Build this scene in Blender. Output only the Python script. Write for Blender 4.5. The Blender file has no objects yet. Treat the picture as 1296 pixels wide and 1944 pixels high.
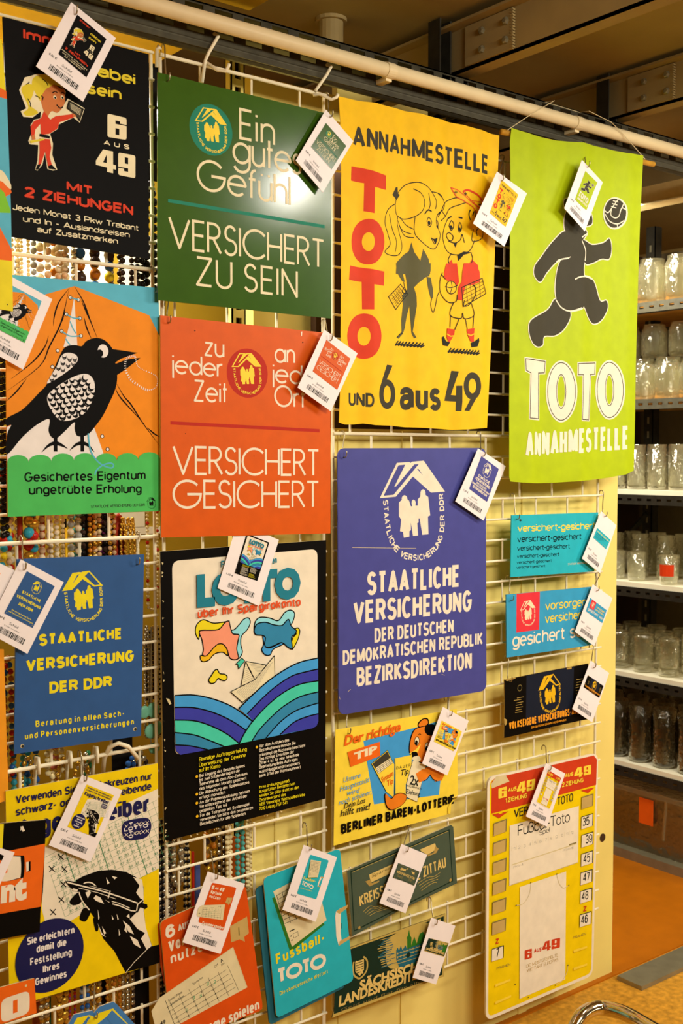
import bpy, bmesh, math, random
from mathutils import Vector, Matrix
from mathutils.geometry import tessellate_polygon
random.seed(7)
SC = bpy.context.scene
COL = SC.collection
R = math.radians
# ------------------------------------------------------------------ camera
F = 2150.0                      # focal length in pixels of the 1296 x 1944 frame
PHI = R(38.4); PITCH = R(2.82); CAMZ = 1.41; DIST = 1.868
cam = bpy.data.cameras.new('camera'); cam_o = bpy.data.objects.new('camera', cam); COL.objects.link(cam_o)
cam.sensor_fit = 'VERTICAL'; cam.sensor_height = 36.0; cam.sensor_width = 24.0
cam.lens = F*36/1944; cam.clip_start = .05; cam.clip_end = 60
CAM = Vector((0, -DIST, CAMZ))
cam_o.location = CAM
cam_o.rotation_euler = (R(90)-PITCH, 0, -PHI)
cam.dof.use_dof = True; cam.dof.focus_distance = 2.35; cam.dof.aperture_fstop = 9.0
SC.camera = cam_o
# ------------------------------------------------------------------ exposure, world, lights
vs = SC.view_settings
vs.view_transform = 'Standard'; vs.look = 'None'; vs.gamma = 1; vs.use_curve_mapping = False
vs.exposure = -0.06
w = bpy.data.worlds.new('world'); SC.world = w; w.use_nodes = True
w.node_tree.nodes['Background'].inputs[0].default_value = (1.0, .84, .56, 1)
w.node_tree.nodes['Background'].inputs[1].default_value = 0.12
def area(name, loc, target, sx, sy, power, col=(1, .94, .83)):
    l = bpy.data.lights.new(name, 'AREA'); l.shape = 'RECTANGLE'; l.size = sx; l.size_y = sy; l.energy = power; l.color = col
    o = bpy.data.objects.new(name, l); COL.objects.link(o); o.location = loc
    o.rotation_euler = (Vector(target)-Vector(loc)).to_track_quat('-Z', 'Y').to_euler()
    return o
area('aisle_lamp_front', (2.47, -1.37, 2.34), (1.9, -.2, .7), .4, .14, 19)
area('aisle_lamp_near', (1.25, -2.65, 2.28), (1.6, 0, .65), 1.3, .5, 74)
area('aisle_lamp_far', (3.9, -2.0, 2.28), (2.2, 0, .6), .8, .4, 52)
area('necklace_fill_light', (.72, .24, 2.12), (.72, .26, 1.0), .7, .1, 20)  # added fill light, no real fixture: brightens the space behind the necklaces
area('cream_board_fill_light', (1.36, .075, 2.08), (1.36, .40, 1.78), .45, .04, 1.6)  # invented light, aimed away from view, lifts the cream board behind the grid
area('glassware_fill_light', (2.78, .5, 2.08), (3.4, .5, .9), .15, .8, 20)  # extra unseen light put in to brighten the jars on the rack
# ------------------------------------------------------------------ projection helpers: where a sight line meets a real plane
RM = cam_o.rotation_euler.to_matrix()
def ray(px, py):
    return (RM @ Vector(((px-648)/F, -(py-972)/F, -1.0))).normalized()
def hit(px, py, p0, n):
    d = ray(px, py); t = (Vector(p0)-CAM).dot(n)/d.dot(n)
    return CAM + d*t
NY = Vector((0, 1, 0))
def Pw(px, py, y=0.0):          # the point of the vertical plane at depth y seen at a pixel
    return hit(px, py, (0, y, 0), NY)
def Px(px, py, x):
    return hit(px, py, (x, 0, 0), Vector((1, 0, 0)))
def Pz(px, py, z):
    return hit(px, py, (0, 0, z), Vector((0, 0, 1)))
# ------------------------------------------------------------------ materials
def lin(c): return tuple((v/255/12.92 if v/255 <= .04045 else ((v/255+.055)/1.055)**2.4) for v in c)
MATS = {}
def mat(name, rgb, rough=.5, metal=0.0, noise=.06, scale=30, bump=0.0, spec=.16):
    if name in MATS: return MATS[name]
    m = bpy.data.materials.new(name); m.use_nodes = True; MATS[name] = m
    nt = m.node_tree; b = nt.nodes['Principled BSDF']
    c = lin(rgb)
    tc = nt.nodes.new('ShaderNodeTexCoord'); nz = nt.nodes.new('ShaderNodeTexNoise')
    nz.inputs['Scale'].default_value = scale; nz.inputs['Detail'].default_value = 5
    nt.links.new(tc.outputs['Object'], nz.inputs['Vector'])
    rp = nt.nodes.new('ShaderNodeValToRGB')
    rp.color_ramp.elements[0].position = .3; rp.color_ramp.elements[1].position = .7
    rp.color_ramp.elements[0].color = (*[v*(1-noise) for v in c], 1)
    rp.color_ramp.elements[1].color = (*[min(1, v*(1+noise)) for v in c], 1)
    nt.links.new(nz.outputs['Fac'], rp.inputs['Fac']); nt.links.new(rp.outputs['Color'], b.inputs['Base Color'])
    b.inputs['Roughness'].default_value = rough; b.inputs['Metallic'].default_value = metal
    b.inputs['Specular IOR Level'].default_value = spec
    if bump:
        bp = nt.nodes.new('ShaderNodeBump'); bp.inputs['Strength'].default_value = bump; bp.inputs['Distance'].default_value = .002
        nt.links.new(nz.outputs['Fac'], bp.inputs['Height']); nt.links.new(bp.outputs['Normal'], b.inputs['Normal'])
    return m
PAL = {}
def C(name, rgb, rough=.55, **k):
    PAL[name] = mat('print_'+name, rgb, rough, **k); return name
for n_, c_ in dict(white=(226,218,210), cream=(226,213,172), ivory=(228,216,190), black=(11,9,7), ink=(40,40,34), charcoal=(62,58,44),
    darkgrey=(84,80,44), green=(52,86,18), teal=(26,122,96), red=(206,84,4), deepred=(176,36,16), scarlet=(206,54,14), yellow=(230,198,0),
    lemon=(226,208,24), banner=(234,184,6), lime=(168,186,0), navy=(68,70,140), blue=(42,82,134), royal=(28,28,74), sky=(84,172,194),
    orange=(226,132,8), grass=(70,178,84), tan=(196,112,52), hair=(214,192,34), sand=(206,190,140), lottoteal=(30,120,138), lred=(214,78,30),
    pink=(232,146,112), gold=(226,176,20), aqua=(140,212,218), wlight=(62,150,208), windigo=(54,58,160), wgreen=(66,196,166), wmid=(46,128,166),
    turq=(34,170,184), cyan=(52,150,190), rose=(216,50,60), crimson=(208,76,14), fern=(44,110,30), petrol=(30,96,112), bronze=(70,84,66), dkgreen=(20,44,32),
    khaki=(186,160,80), palegold=(214,184,104), kraft=(188,158,92), umber=(128,112,60), bear=(224,122,24), denim=(64,120,176), grey=(150,142,122), lgreen=(86,160,110),
    honey=(230,150,30), fawn=(170,140,70), paper=(214,200,156), formgreen=(70,128,84), brick=(226,100,18), oxide=(196,58,24), night=(24,30,44),
    mint=(120,190,40), sun=(236,206,60)).items():
    C(n_, c_)
for n_, r_, s_ in (('night',.5,.08),('dkgreen',.5,.1),('charcoal',.6,.1),('green',.16,.5),('red',.42,.2),('crimson',.42,.2),('blue',.42,.25),('navy',.4,.25),('black',.5,.05),('royal',.5,.1),('ink',.6,.08)):
    b_ = PAL[n_].node_tree.nodes['Principled BSDF']; b_.inputs['Roughness'].default_value = r_; b_.inputs['Specular IOR Level'].default_value = s_
M_STEELWIRE = mat('hook_wire', (170,158,128), .3, .9, .05)
M_WHITEWIRE = mat('white_coated_wire', (232,220,186), .35, 0, .05)
# ------------------------------------------------------------------ object helpers
def link(name, me, mats=(), parent=None, smooth=False):
    o = bpy.data.objects.new(name, me); COL.objects.link(o)
    for m in mats: me.materials.append(m)
    if parent: o.parent = parent
    if smooth:
        for p in me.polygons: p.use_smooth = True
    return o
def tag(o, label, cat, group=None, kind=None):
    if label: o['label'] = label
    if cat: o['category'] = cat
    if group: o['group'] = group
    if kind: o['kind'] = kind
    return o
def empty(name, loc, label, cat, group=None):
    o = bpy.data.objects.new(name, None); COL.objects.link(o); o.location = loc; o.empty_display_size = .02
    return tag(o, label, cat, group)
class MB:
    """collects geometry for one mesh object"""
    def __init__(s): s.v = []; s.f = []; s.m = []; s.mats = []
    def mi(s, m):
        if m not in s.mats: s.mats.append(m)
        return s.mats.index(m)
    def add(s, vs_, fs, m):
        k = len(s.v); i = s.mi(m)
        s.v += [tuple(v) for v in vs_]
        for f in fs: s.f.append(tuple(k+a for a in f)); s.m.append(i)
        return s
    def box(s, a, b, m):
        (x0, y0, z0), (x1, y1, z1) = a, b
        x0, x1 = sorted((x0, x1)); y0, y1 = sorted((y0, y1)); z0, z1 = sorted((z0, z1))
        vs_ = [(x0,y0,z0),(x1,y0,z0),(x1,y1,z0),(x0,y1,z0),(x0,y0,z1),(x1,y0,z1),(x1,y1,z1),(x0,y1,z1)]
        return s.add(vs_, [(0,3,2,1),(4,5,6,7),(0,1,5,4),(1,2,6,5),(2,3,7,6),(3,0,4,7)], m)
    def tube(s, pts, r, m, n=8, closed=False):
        pts = [Vector(p) for p in pts]; N = len(pts); rings = []
        prev = None
        for i, p in enumerate(pts):
            if closed: t = pts[(i+1) % N]-pts[i-1]
            else: t = pts[min(i+1, N-1)]-pts[max(i-1, 0)]
            t = t.normalized() if t.length > 1e-9 else Vector((0, 0, 1))
            if prev is None:
                a = Vector((0, 0, 1)) if abs(t.z) < .9 else Vector((1, 0, 0))
                u = t.cross(a).normalized()
            else:
                u = (prev - t*prev.dot(t)).normalized()
            prev = u; v = t.cross(u)
            rr = r[i] if isinstance(r, (list, tuple)) else r
            rings.append([p + (u*math.cos(2*math.pi*k/n)+v*math.sin(2*math.pi*k/n))*rr for k in range(n)])
        vs_ = [q for g in rings for q in g]; fs = []
        for i in range(N if closed else N-1):
            j = (i+1) % N
            for k in range(n):
                fs.append((i*n+k, i*n+(k+1) % n, j*n+(k+1) % n, j*n+k))
        if not closed: fs += [tuple(range(n-1, -1, -1)), tuple((N-1)*n+k for k in range(n))]
        return s.add(vs_, fs, m)
    def ball(s, c, r, m, nu=8, nv=5, sq=(1, 1, 1)):
        vs_ = [(c[0], c[1], c[2]+r*sq[2])]; fs = []
        for j in range(1, nv):
            a = math.pi*j/nv
            for i in range(nu):
                b = 2*math.pi*i/nu
                vs_.append((c[0]+r*sq[0]*math.sin(a)*math.cos(b), c[1]+r*sq[1]*math.sin(a)*math.sin(b), c[2]+r*sq[2]*math.cos(a)))
        vs_.append((c[0], c[1], c[2]-r*sq[2])); L = len(vs_)-1
        for i in range(nu):
            fs.append((0, 1+i, 1+(i+1) % nu)); fs.append((L, L-nu+(i+1) % nu, L-nu+i))
        for j in range(nv-2):
            for i in range(nu):
                a = 1+j*nu; fs.append((a+i, a+nu+i, a+nu+(i+1) % nu, a+(i+1) % nu))
        return s.add(vs_, fs, m)
    def lathe(s, prof, c, m, n=16):
        vs_ = []; fs = []
        for (r_, z) in prof:
            for k in range(n): vs_.append((c[0]+r_*math.cos(2*math.pi*k/n), c[1]+r_*math.sin(2*math.pi*k/n), c[2]+z))
        for i in range(len(prof)-1):
            for k in range(n): fs.append((i*n+k, i*n+(k+1) % n, (i+1)*n+(k+1) % n, (i+1)*n+k))
        return s.add(vs_, fs, m)
    def build(s, name, parent=None, smooth=False, origin=None):
        vs_ = s.v
        if origin is not None: vs_ = [(v[0]-origin[0], v[1]-origin[1], v[2]-origin[2]) for v in vs_]
        me = bpy.data.meshes.new(name); me.from_pydata(vs_, [], s.f); me.update()
        for m in s.mats: me.materials.append(m)
        me.polygons.foreach_set('material_index', s.m)
        if smooth: me.polygons.foreach_set('use_smooth', [True]*len(s.f))
        o = link(name, me, (), parent)
        if origin is not None: o.location = origin
        return o
# ------------------------------------------------------------------ 2-D drawing on signs
def spline(pts, closed=True, k=5):
    P = [Vector(p) for p in pts]; n = len(P); out = []
    for i in range(n if closed else n-1):
        if closed: a, b, c, d = P[i-1], P[i], P[(i+1) % n], P[(i+2) % n]
        else: a, b, c, d = P[max(i-1, 0)], P[i], P[i+1], P[min(i+2, n-1)]
        for j in range(k):
            t = j/k
            out.append(.5*((2*b)+(c-a)*t+(2*a-5*b+4*c-d)*t*t+(3*b-a-3*c+d)*t**3))
    if not closed: out.append(P[-1])
    return [(p[0], p[1]) for p in out]
GL = {}
def glyphs(txt, wt):
    key = (txt, wt)
    if key in GL: return GL[key]
    cu = bpy.data.curves.new('t', 'FONT'); cu.body = txt; cu.offset = wt; cu.resolution_u = 3 if len(txt) > 3 else 5
    o = bpy.data.objects.new('t', cu); me = bpy.data.meshes.new_from_object(o)
    vs_ = [(v.co.x, v.co.y) for v in me.vertices]; fs = [tuple(p.vertices) for p in me.polygons]
    bpy.data.meshes.remove(me); bpy.data.objects.remove(o); bpy.data.curves.remove(cu)
    xs = [v[0] for v in vs_] or [0, 1]
    GL[key] = (vs_, fs, min(xs), max(xs)); return GL[key]
def capheight(wt):
    v = glyphs('H', wt)[0]; return max(a[1] for a in v), min(a[1] for a in v)
def arc(cx, cy, rx, ry, a0, a1, n=14):
    return [(cx+rx*math.cos(R(a0+(a1-a0)*i/n)), cy+ry*math.sin(R(a0+(a1-a0)*i/n))) for i in range(n+1)]
X = .66
def _bowl(cx): return arc(cx, .33, .33, .33, 0, 360, 22)
STROKE = {
 'E': (.42, [[(.42,1),(0,1),(0,0),(.42,0)], [(0,.52),(.39,.52)]]),
 'G': (1.0, [arc(.5,.5,.5,.5,42,360,24)+[(.5,.5)]]),
 'V': (.74, [[(0,1),(.37,0),(.74,1)]]),
 'R': (.5, [[(0,0),(0,1),(.2,1)]+arc(.2,.75,.25,.25,90,-90)+[(0,.5)], [(.2,.5),(.5,0)]]),
 'S': (.46, [arc(.23,.755,.2,.245,25,270)+arc(.23,.255,.23,.255,90,-155)]),
 'I': (.0, [[(0,0),(0,1)]]), 'H': (.56, [[(0,0),(0,1)], [(.56,0),(.56,1)], [(0,.52),(.56,.52)]]),
 'C': (.86, [arc(.5,.5,.5,.5,42,318,24)]), 'T': (.48, [[(0,1),(.48,1)], [(.24,1),(.24,0)]]),
 'Z': (.52, [[(0,1),(.52,1),(0,0),(.52,0)]]), 'U': (.54, [[(0,1)]+arc(.27,.27,.27,.27,180,360)+[(.54,1)]]),
 'N': (.58, [[(0,0),(0,1),(.58,0),(.58,1)]]), 'O': (.96, [arc(.48,.5,.5,.5,0,360,28)]),
 'n': (.48, [[(0,0),(0,X)], arc(.24,.42,.24,.24,180,0)+[(.48,0)]]), 'h': (.48, [[(0,0),(0,1)], arc(.24,.42,.24,.24,180,0)+[(.48,0)]]),
 'u': (.48, [[(0,X)]+arc(.24,.24,.24,.24,180,360)+[(.48,X)], [(.48,.3),(.48,0)]]),
 'ü': (.48, [[(0,X)]+arc(.24,.24,.24,.24,180,360)+[(.48,X)], [(.48,.3),(.48,0)], [(.1,.84),(.1,.92)], [(.38,.84),(.38,.92)]]),
 'i': (0, [[(0,0),(0,X)], [(0,.84),(0,.92)]]), 'l': (0, [[(0,0),(0,1)]]), 'j': (0, [[(0,X),(0,-.28)], [(0,.84),(0,.92)]]),
 't': (.24, [[(.1,.96),(.1,0)], [(0,X),(.24,X)]]), 'f': (.28, [[(.1,0),(.1,.8)]+arc(.26,.8,.16,.18,180,85), [(0,X),(.26,X)]]),
 'e': (.66, [[(0.02,.36),(.66,.36)]+arc(.33,.33,.33,.33,4,316,22)]), 's': (.32, [arc(.16,.5,.14,.16,25,270)+arc(.16,.17,.16,.17,90,-155)]),
 'g': (.66, [_bowl(.33), [(.66,X),(.66,-.02)]+arc(.33,-.02,.33,.3,0,-155)]), 'd': (.66, [_bowl(.33), [(.66,1),(.66,0)]]),
 'a': (.66, [_bowl(.33), [(.66,X),(.66,0)]]), 'r': (.24, [[(0,0),(0,X)], arc(.22,.42,.22,.24,180,75)]), 'z': (.42, [[(0,X),(.42,X),(0,0),(.42,0)]]),
 'p': (.66, [_bowl(.33), [(0,X),(0,-.32)]]),
}

def sup(cx, cy, rx, ry, a0, a1, n=12, e=2.12):
    o = []
    for i in range(n+1):
        t = R(a0+(a1-a0)*i/n); c, s_ = math.cos(t), math.sin(t)
        o.append((cx+rx*math.copysign(abs(c)**(2/e), c), cy+ry*math.copysign(abs(s_)**(2/e), s_)))
    return o
H_ = .72
def _o(cx, cy, rx, ry): return sup(cx, cy, rx, ry, 0, 360, 26)
def _dots(x0, x1, y): return [[(x0, y), (x0, y+.05)], [(x1, y), (x1, y+.05)]]
_arch = lambda x0, w_, y0=.0: [(x0, .46)]+sup(x0+w_/2, .46, w_/2, .26, 180, 0, 10)+[(x0+w_, y0)]
GROT = {
 'A': (.58, [[(0,0),(.29,1),(.58,0)], [(.1,.3),(.48,.3)]]),
 'B': (.52, [[(0,0),(0,1),(.27,1)]+sup(.27,.77,.21,.23,90,-90,10)+[(0,.54)], [(.27,.54)]+sup(.27,.27,.25,.27,90,-90,10)+[(0,0)]]),
 'C': (.52, [sup(.27,.5,.27,.5,42,318,20)]), 'D': (.52, [[(0,0),(0,1),(.22,1)]+sup(.22,.5,.3,.5,90,-90,14)+[(0,0)]]),
 'E': (.44, [[(.44,1),(0,1),(0,0),(.44,0)], [(0,.52),(.4,.52)]]), 'F': (.42, [[(.42,1),(0,1),(0,0)], [(0,.5),(.38,.5)]]),
 'G': (.54, [sup(.27,.5,.27,.5,42,340,20)+[(.54,.48),(.3,.48)]]), 'H': (.5, [[(0,0),(0,1)], [(.5,0),(.5,1)], [(0,.52),(.5,.52)]]),
 'I': (0, [[(0,0),(0,1)]]), 'J': (.36, [[(.36,1),(.36,.24)]+sup(.18,.24,.18,.24,0,-180,10)]),
 'K': (.52, [[(0,0),(0,1)], [(.5,1),(.0,.4)], [(.16,.56),(.52,0)]]), 'L': (.4, [[(0,1),(0,0),(.4,0)]]), 'M': (.66, [[(0,0),(0,1),(.33,.12),(.66,1),(.66,0)]]),
 'N': (.5, [[(0,0),(0,1),(.5,0),(.5,1)]]), 'O': (.54, [_o(.27,.5,.27,.5)]), 'P': (.5, [[(0,0),(0,1),(.26,1)]+sup(.26,.73,.24,.27,90,-90,10)+[(0,.46)]]),
 'Q': (.54, [_o(.27,.5,.27,.5), [(.34,.2),(.54,-.02)]]), 'R': (.52, [[(0,0),(0,1),(.27,1)]+sup(.27,.75,.23,.25,90,-90,10)+[(0,.5)], [(.28,.5),(.52,0)]]),
 'S': (.5, [sup(.25,.755,.23,.245,22,270,14)+sup(.25,.255,.25,.255,90,-158,14)]), 'T': (.5, [[(0,1),(.5,1)], [(.25,1),(.25,0)]]),
 'U': (.5, [[(0,1),(0,.26)]+sup(.25,.26,.25,.26,180,360,12)+[(.5,1)]]), 'V': (.56, [[(0,1),(.28,0),(.56,1)]]), 'W': (.86, [[(0,1),(.22,0),(.43,.95),(.64,0),(.86,1)]]),
 'X': (.54, [[(0,0),(.54,1)], [(0,1),(.54,0)]]), 'Y': (.54, [[(0,1),(.27,.45),(.27,0)], [(.54,1),(.27,.45)]]), 'Z': (.48, [[(0,1),(.48,1),(0,0),(.48,0)]]),
 'a': (.41, [[(.02,.52)]+sup(.21,.53,.2,.19,165,0,10)+[(.41,0)], [(.41,.43),(.2,.41)]+sup(.18,.205,.18,.205,90,270,10)+[(.28,.02),(.41,.18)]]),
 'b': (.42, [[(0,0),(0,1)], _o(.21,.36,.21,.36)]), 'c': (.39, [sup(.2,.36,.2,.36,46,314,18)]), 'd': (.42, [[(.42,0),(.42,1)], _o(.21,.36,.21,.36)]),
 'e': (.41, [[(.01,.37),(.41,.37)]+sup(.205,.36,.205,.36,2,312,18)]), 'f': (.24, [[(.09,0),(.09,.8)]+sup(.25,.8,.16,.2,180,95,8), [(0,H_),(.24,H_)]]),
 'g': (.42, [_o(.21,.37,.21,.35), [(.42,H_),(.42,-.04)]+sup(.21,-.04,.21,.22,0,-155,10)]), 'h': (.4, [[(0,0),(0,1)], _arch(0,.4)]), 'i': (0, [[(0,0),(0,H_)], [(0,.9),(0,1)]]),
 'j': (.06, [[(.06,H_),(.06,-.14)]+sup(-.06,-.14,.12,.1,0,-90,5), [(.06,.9),(.06,1)]]), 'k': (.4, [[(0,0),(0,1)], [(.38,H_),(0,.3)], [(.13,.44),(.4,0)]]), 'l': (0, [[(0,0),(0,1)]]),
 'm': (.64, [[(0,0),(0,H_)], _arch(0,.32), _arch(.32,.32)]), 'n': (.4, [[(0,0),(0,H_)], _arch(0,.4)]), 'o': (.42, [_o(.21,.36,.21,.36)]), 'p': (.42, [[(0,-.26),(0,H_)], _o(.21,.36,.21,.36)]),
 'q': (.42, [[(.42,-.26),(.42,H_)], _o(.21,.36,.21,.36)]), 'r': (.24, [[(0,0),(0,H_)], [(0,.4)]+sup(.22,.42,.22,.29,180,80,8)]), 's': (.36, [sup(.18,.54,.165,.18,22,270,10)+sup(.18,.18,.18,.18,90,-158,10)]),
 't': (.25, [[(.1,.95),(.1,.16)]+sup(.24,.16,.14,.16,180,275,6), [(0,H_),(.25,H_)]]), 'u': (.4, [[(0,H_),(0,.24)]+sup(.2,.24,.2,.24,180,360,10), [(.4,H_),(.4,0)]]), 'v': (.42, [[(0,H_),(.21,0),(.42,H_)]]),
 'w': (.64, [[(0,H_),(.16,0),(.32,.68),(.48,0),(.64,H_)]]), 'x': (.4, [[(0,0),(.4,H_)], [(0,H_),(.4,0)]]), 'y': (.42, [[(0,H_),(.21,.02)], [(.42,H_),(.16,-.2),(.04,-.24)]]), 'z': (.38, [[(0,H_),(.38,H_),(0,0),(.38,0)]]),
 '0': (.46, [_o(.23,.5,.23,.5)]), '1': (.2, [[(0,.78),(.2,1),(.2,0)]]), '2': (.46, [sup(.23,.74,.22,.26,170,-20,12)+[(0,0),(.46,0)]]), '3': (.45, [sup(.22,.755,.2,.245,155,-90,12)+sup(.22,.265,.23,.265,90,-155,12)]),
 '4': (.5, [[(.38,0),(.38,1),(0,.27),(.5,.27)]]), '5': (.46, [[(.42,1),(.06,1),(.02,.52)]+sup(.22,.32,.24,.33,125,-155,14)]), '6': (.45, [[(.42,.78)]+sup(.225,.7,.2,.3,40,172,10)+[(.0,.32)], _o(.225,.31,.225,.31)]),
 '7': (.46, [[(0,1),(.46,1),(.14,0)]]), '8': (.46, [_o(.23,.76,.2,.24), _o(.23,.27,.23,.27)]), '9': (.45, [[(.03,.22)]+sup(.225,.3,.2,.3,220,352,10)+[(.45,.68)], _o(.225,.69,.225,.31)]),
 '-': (.22, [[(0,.4),(.22,.4)]]), '.': (0, [[(0,0),(0,.06)]]), ',': (0, [[(0,.06),(-.04,-.14)]]), ':': (0, [[(0,0),(0,.06)], [(0,.6),(0,.66)]]), '!': (0, [[(0,.28),(0,1)], [(0,0),(0,.08)]]), '(': (.14, [sup(.2,.45,.2,.65,130,230,8)]), ')': (.14, [sup(-.06,.45,.2,.65,50,-50,8)]),
 'ß': (.44, [[(0,0),(0,.78)]+sup(.19,.78,.19,.22,180,-80,14)+sup(.22,.28,.22,.28,80,-150,12)]), '€': (.5, [sup(.3,.5,.25,.5,45,315,16), [(0,.58),(.4,.58)], [(0,.42),(.38,.42)]]),
}
for b_, u_, x0_, x1_, y_ in (('a','ä',.1,.31,.9),('o','ö',.1,.32,.9),('u','ü',.1,.3,.9),('A','Ä',.17,.41,1.14),('O','Ö',.15,.39,1.14),('U','Ü',.13,.37,1.14)):
    GROT[u_] = (GROT[b_][0], GROT[b_][1]+_dots(x0_, x1_, y_))
AUTO = object()
LAY = .00007
class Art:
    """a flat printed thing hanging in its own plane; the drawing is measured on the photograph and put on that plane"""
    def __init__(s, crop, corners, off, yaw=0.0, tilt=0.0, frame=None):
        s.cr = crop; s.parts = {}; s.cur = None; s.lay = 0; s.mic = 0; s.nl = 0; s.curname = ''; s.block = False
        n = Vector((math.sin(R(yaw))*math.cos(R(tilt)), -math.cos(R(yaw))*math.cos(R(tilt)), -math.sin(R(tilt))))
        cx = sum(c[0] for c in corners)/len(corners); cy = sum(c[1] for c in corners)/len(corners)
        q = s.px(cx, cy)
        s.n = n; s.o = Pw(q[0], q[1], -off); s.ex = Vector((1, 0, 0)); s.ey = Vector((0, 0, 1))
        W = [s.world(*c) for c in corners]
        if len(W) == 4:
            e = (W[1]-W[0])+(W[2]-W[3]); up = (W[0]-W[3])+(W[1]-W[2])
        else: e = Vector((1, 0, 0)); up = Vector((0, 0, 1))
        if frame == 'up': up = Vector((0, 0, 1)); up -= n*up.dot(n); e = up.cross(n)
        e = (e - n*e.dot(n)).normalized(); s.ex = e; s.ey = n.cross(e)
        if s.ey.dot(up) < 0: s.ey = -s.ey
        s.corners = [s.p(*c) for c in corners]
    def crop(s, c): s.cr = c
    def px(s, x, y): return (s.cr[0]+x/s.cr[2], s.cr[1]+y/s.cr[2])
    def world(s, x, y):
        a = s.px(x, y); return hit(a[0], a[1], s.o, s.n)
    def p(s, x, y):
        d = s.world(x, y)-s.o; return (d.dot(s.ex), d.dot(s.ey))
    def m(s, x, y, h):
        a = s.p(x, y); b = s.p(x, y-h); return math.hypot(a[0]-b[0], a[1]-b[1])
    def part(s, name, block=False):
        s.curname = name; s.block = block
        if name == 'lettering' and block: s.nl += 1; s.cur = s.parts.setdefault('lettering#%d' % s.nl, MB())
        else: s.cur = s.parts.setdefault(name, MB())
        return s
    def up(s, k=1): s.lay += k; return s
    def z(s): return s.lay*LAY
    def raw(s, v2, fs, col):
        s.mic += 1; z = s.z()+(s.mic % 30)*1.6e-6; s.cur.add([(a, b, z) for a, b in v2], fs, PAL[col])
    def lpoly(s, pts, col, holes=()):
        loops = [[Vector((a, b, 0)) for a, b in pts]]+[[Vector((a, b, 0)) for a, b in h] for h in holes]
        tris = tessellate_polygon(loops); flat = [q for l in loops for q in l]
        out = []
        for t in tris:
            a, b, c = (flat[i] for i in t)
            out.append(t if (b-a).cross(c-a).z > 0 else (t[0], t[2], t[1]))
        s.raw([(q.x, q.y) for q in flat], out, col)
    def poly(s, pts, col, smooth=False, k=5, up=1):
        if smooth: pts = spline(pts, True, k)
        s.lpoly([s.p(*q) for q in pts], col); s.lay += up
    def lline(s, P, col, wd, closed=False):
        P = [Vector((a, b)) for a, b in P]
        P = [q for i, q in enumerate(P) if i == 0 or (q-P[i-1]).length > 1e-7]
        if closed and len(P) > 2 and (P[0]-P[-1]).length < 1e-6: P.pop()
        n = len(P)
        if n < 2: return
        if not isinstance(wd, (list, tuple)):
            h = wd/2; vs_ = []; fs = []
            segs = [(P[i], P[(i+1) % n]) for i in range(n if closed else n-1)]
            for a, b in segs:
                d = (b-a).normalized(); nn = Vector((-d.y, d.x))*h; k = len(vs_)
                s.raw([tuple(a-nn), tuple(b-nn), tuple(b+nn), tuple(a+nn)], [(0, 1, 2, 3)], col)
            for i in range(0 if closed else 1, len(segs)):
                a, b = segs[i-1]; c, e = segs[i]
                d1 = (b-a).normalized(); d2 = (e-c).normalized(); cr = d1.x*d2.y-d1.y*d2.x
                if abs(cr) < 1e-4 and d1.dot(d2) > 0: continue
                sg = -1 if cr > 0 else 1
                n1 = Vector((-d1.y, d1.x))*h*sg; n2 = Vector((-d2.y, d2.x))*h*sg; mm = n1+n2
                k = len(vs_)
                if mm.length > 1e-9:
                    c_ = max(.05, mm.normalized().dot(n1)/h); tip = mm.normalized()*h*min(1/c_, 1.42 if c_ > .62 else 1.0)
                    q4 = [c, c+n1, c+tip, c+n2]
                else: q4 = [c, c+n1, c+n2]
                if sg > 0: q4 = q4[:1]+q4[1:][::-1]
                s.raw([tuple(v) for v in q4], [tuple(range(len(q4)))], col)
            return
        vs_ = []
        for i in range(n):
            if closed: a, b = P[i-1], P[(i+1) % n]
            else: a, b = P[max(i-1, 0)], P[min(i+1, n-1)]
            d1 = (P[i]-a); d2 = (b-P[i])
            d1 = d1.normalized() if d1.length > 1e-9 else d2.normalized()
            d2 = d2.normalized() if d2.length > 1e-9 else d1
            t = d1+d2
            t = t.normalized() if t.length > 1e-6 else d1
            nn = Vector((-t.y, t.x)); c = max(.38, nn.dot(Vector((-d1.y, d1.x))))
            wi = wd[min(i, len(wd)-1)] if isinstance(wd, (list, tuple)) else wd
            vs_ += [tuple(P[i]+nn*wi/2/c), tuple(P[i]-nn*wi/2/c)]
        fs = []
        for i in range(n if closed else n-1):
            j = (i+1) % n; fs.append((2*i+1, 2*j+1, 2*j, 2*i))
        s.raw(vs_, fs, col)
    def line(s, pts, col, wd, closed=False, smooth=False, taper=False, up=0):
        if smooth: pts = spline(pts, closed, 5)
        q = pts[len(pts)//2]; wm = s.m(q[0], q[1], wd)
        P = [s.p(*a) for a in pts]
        if taper:
            n = len(P); wm = [wm*max(.12, 1-abs(2*i/(n-1)-1)**1.6) for i in range(n)]
        s.lline(P, col, wm, closed); s.lay += up
    def circ(s, x, y, r, col, up=1, sq=1.0, n=40):
        c = s.p(x, y); rr = s.m(x, y, r)
        s.lpoly([(c[0]+rr*sq*math.cos(2*math.pi*i/n), c[1]+rr*math.sin(2*math.pi*i/n)) for i in range(n)], col); s.lay += up
    def ring(s, x, y, r, col, wd):
        c = s.p(x, y); rr = s.m(x, y, r)
        s.lline([(c[0]+rr*math.cos(2*math.pi*i/40), c[1]+rr*math.sin(2*math.pi*i/40)) for i in range(40)], col, s.m(x, y, wd), True)
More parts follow.
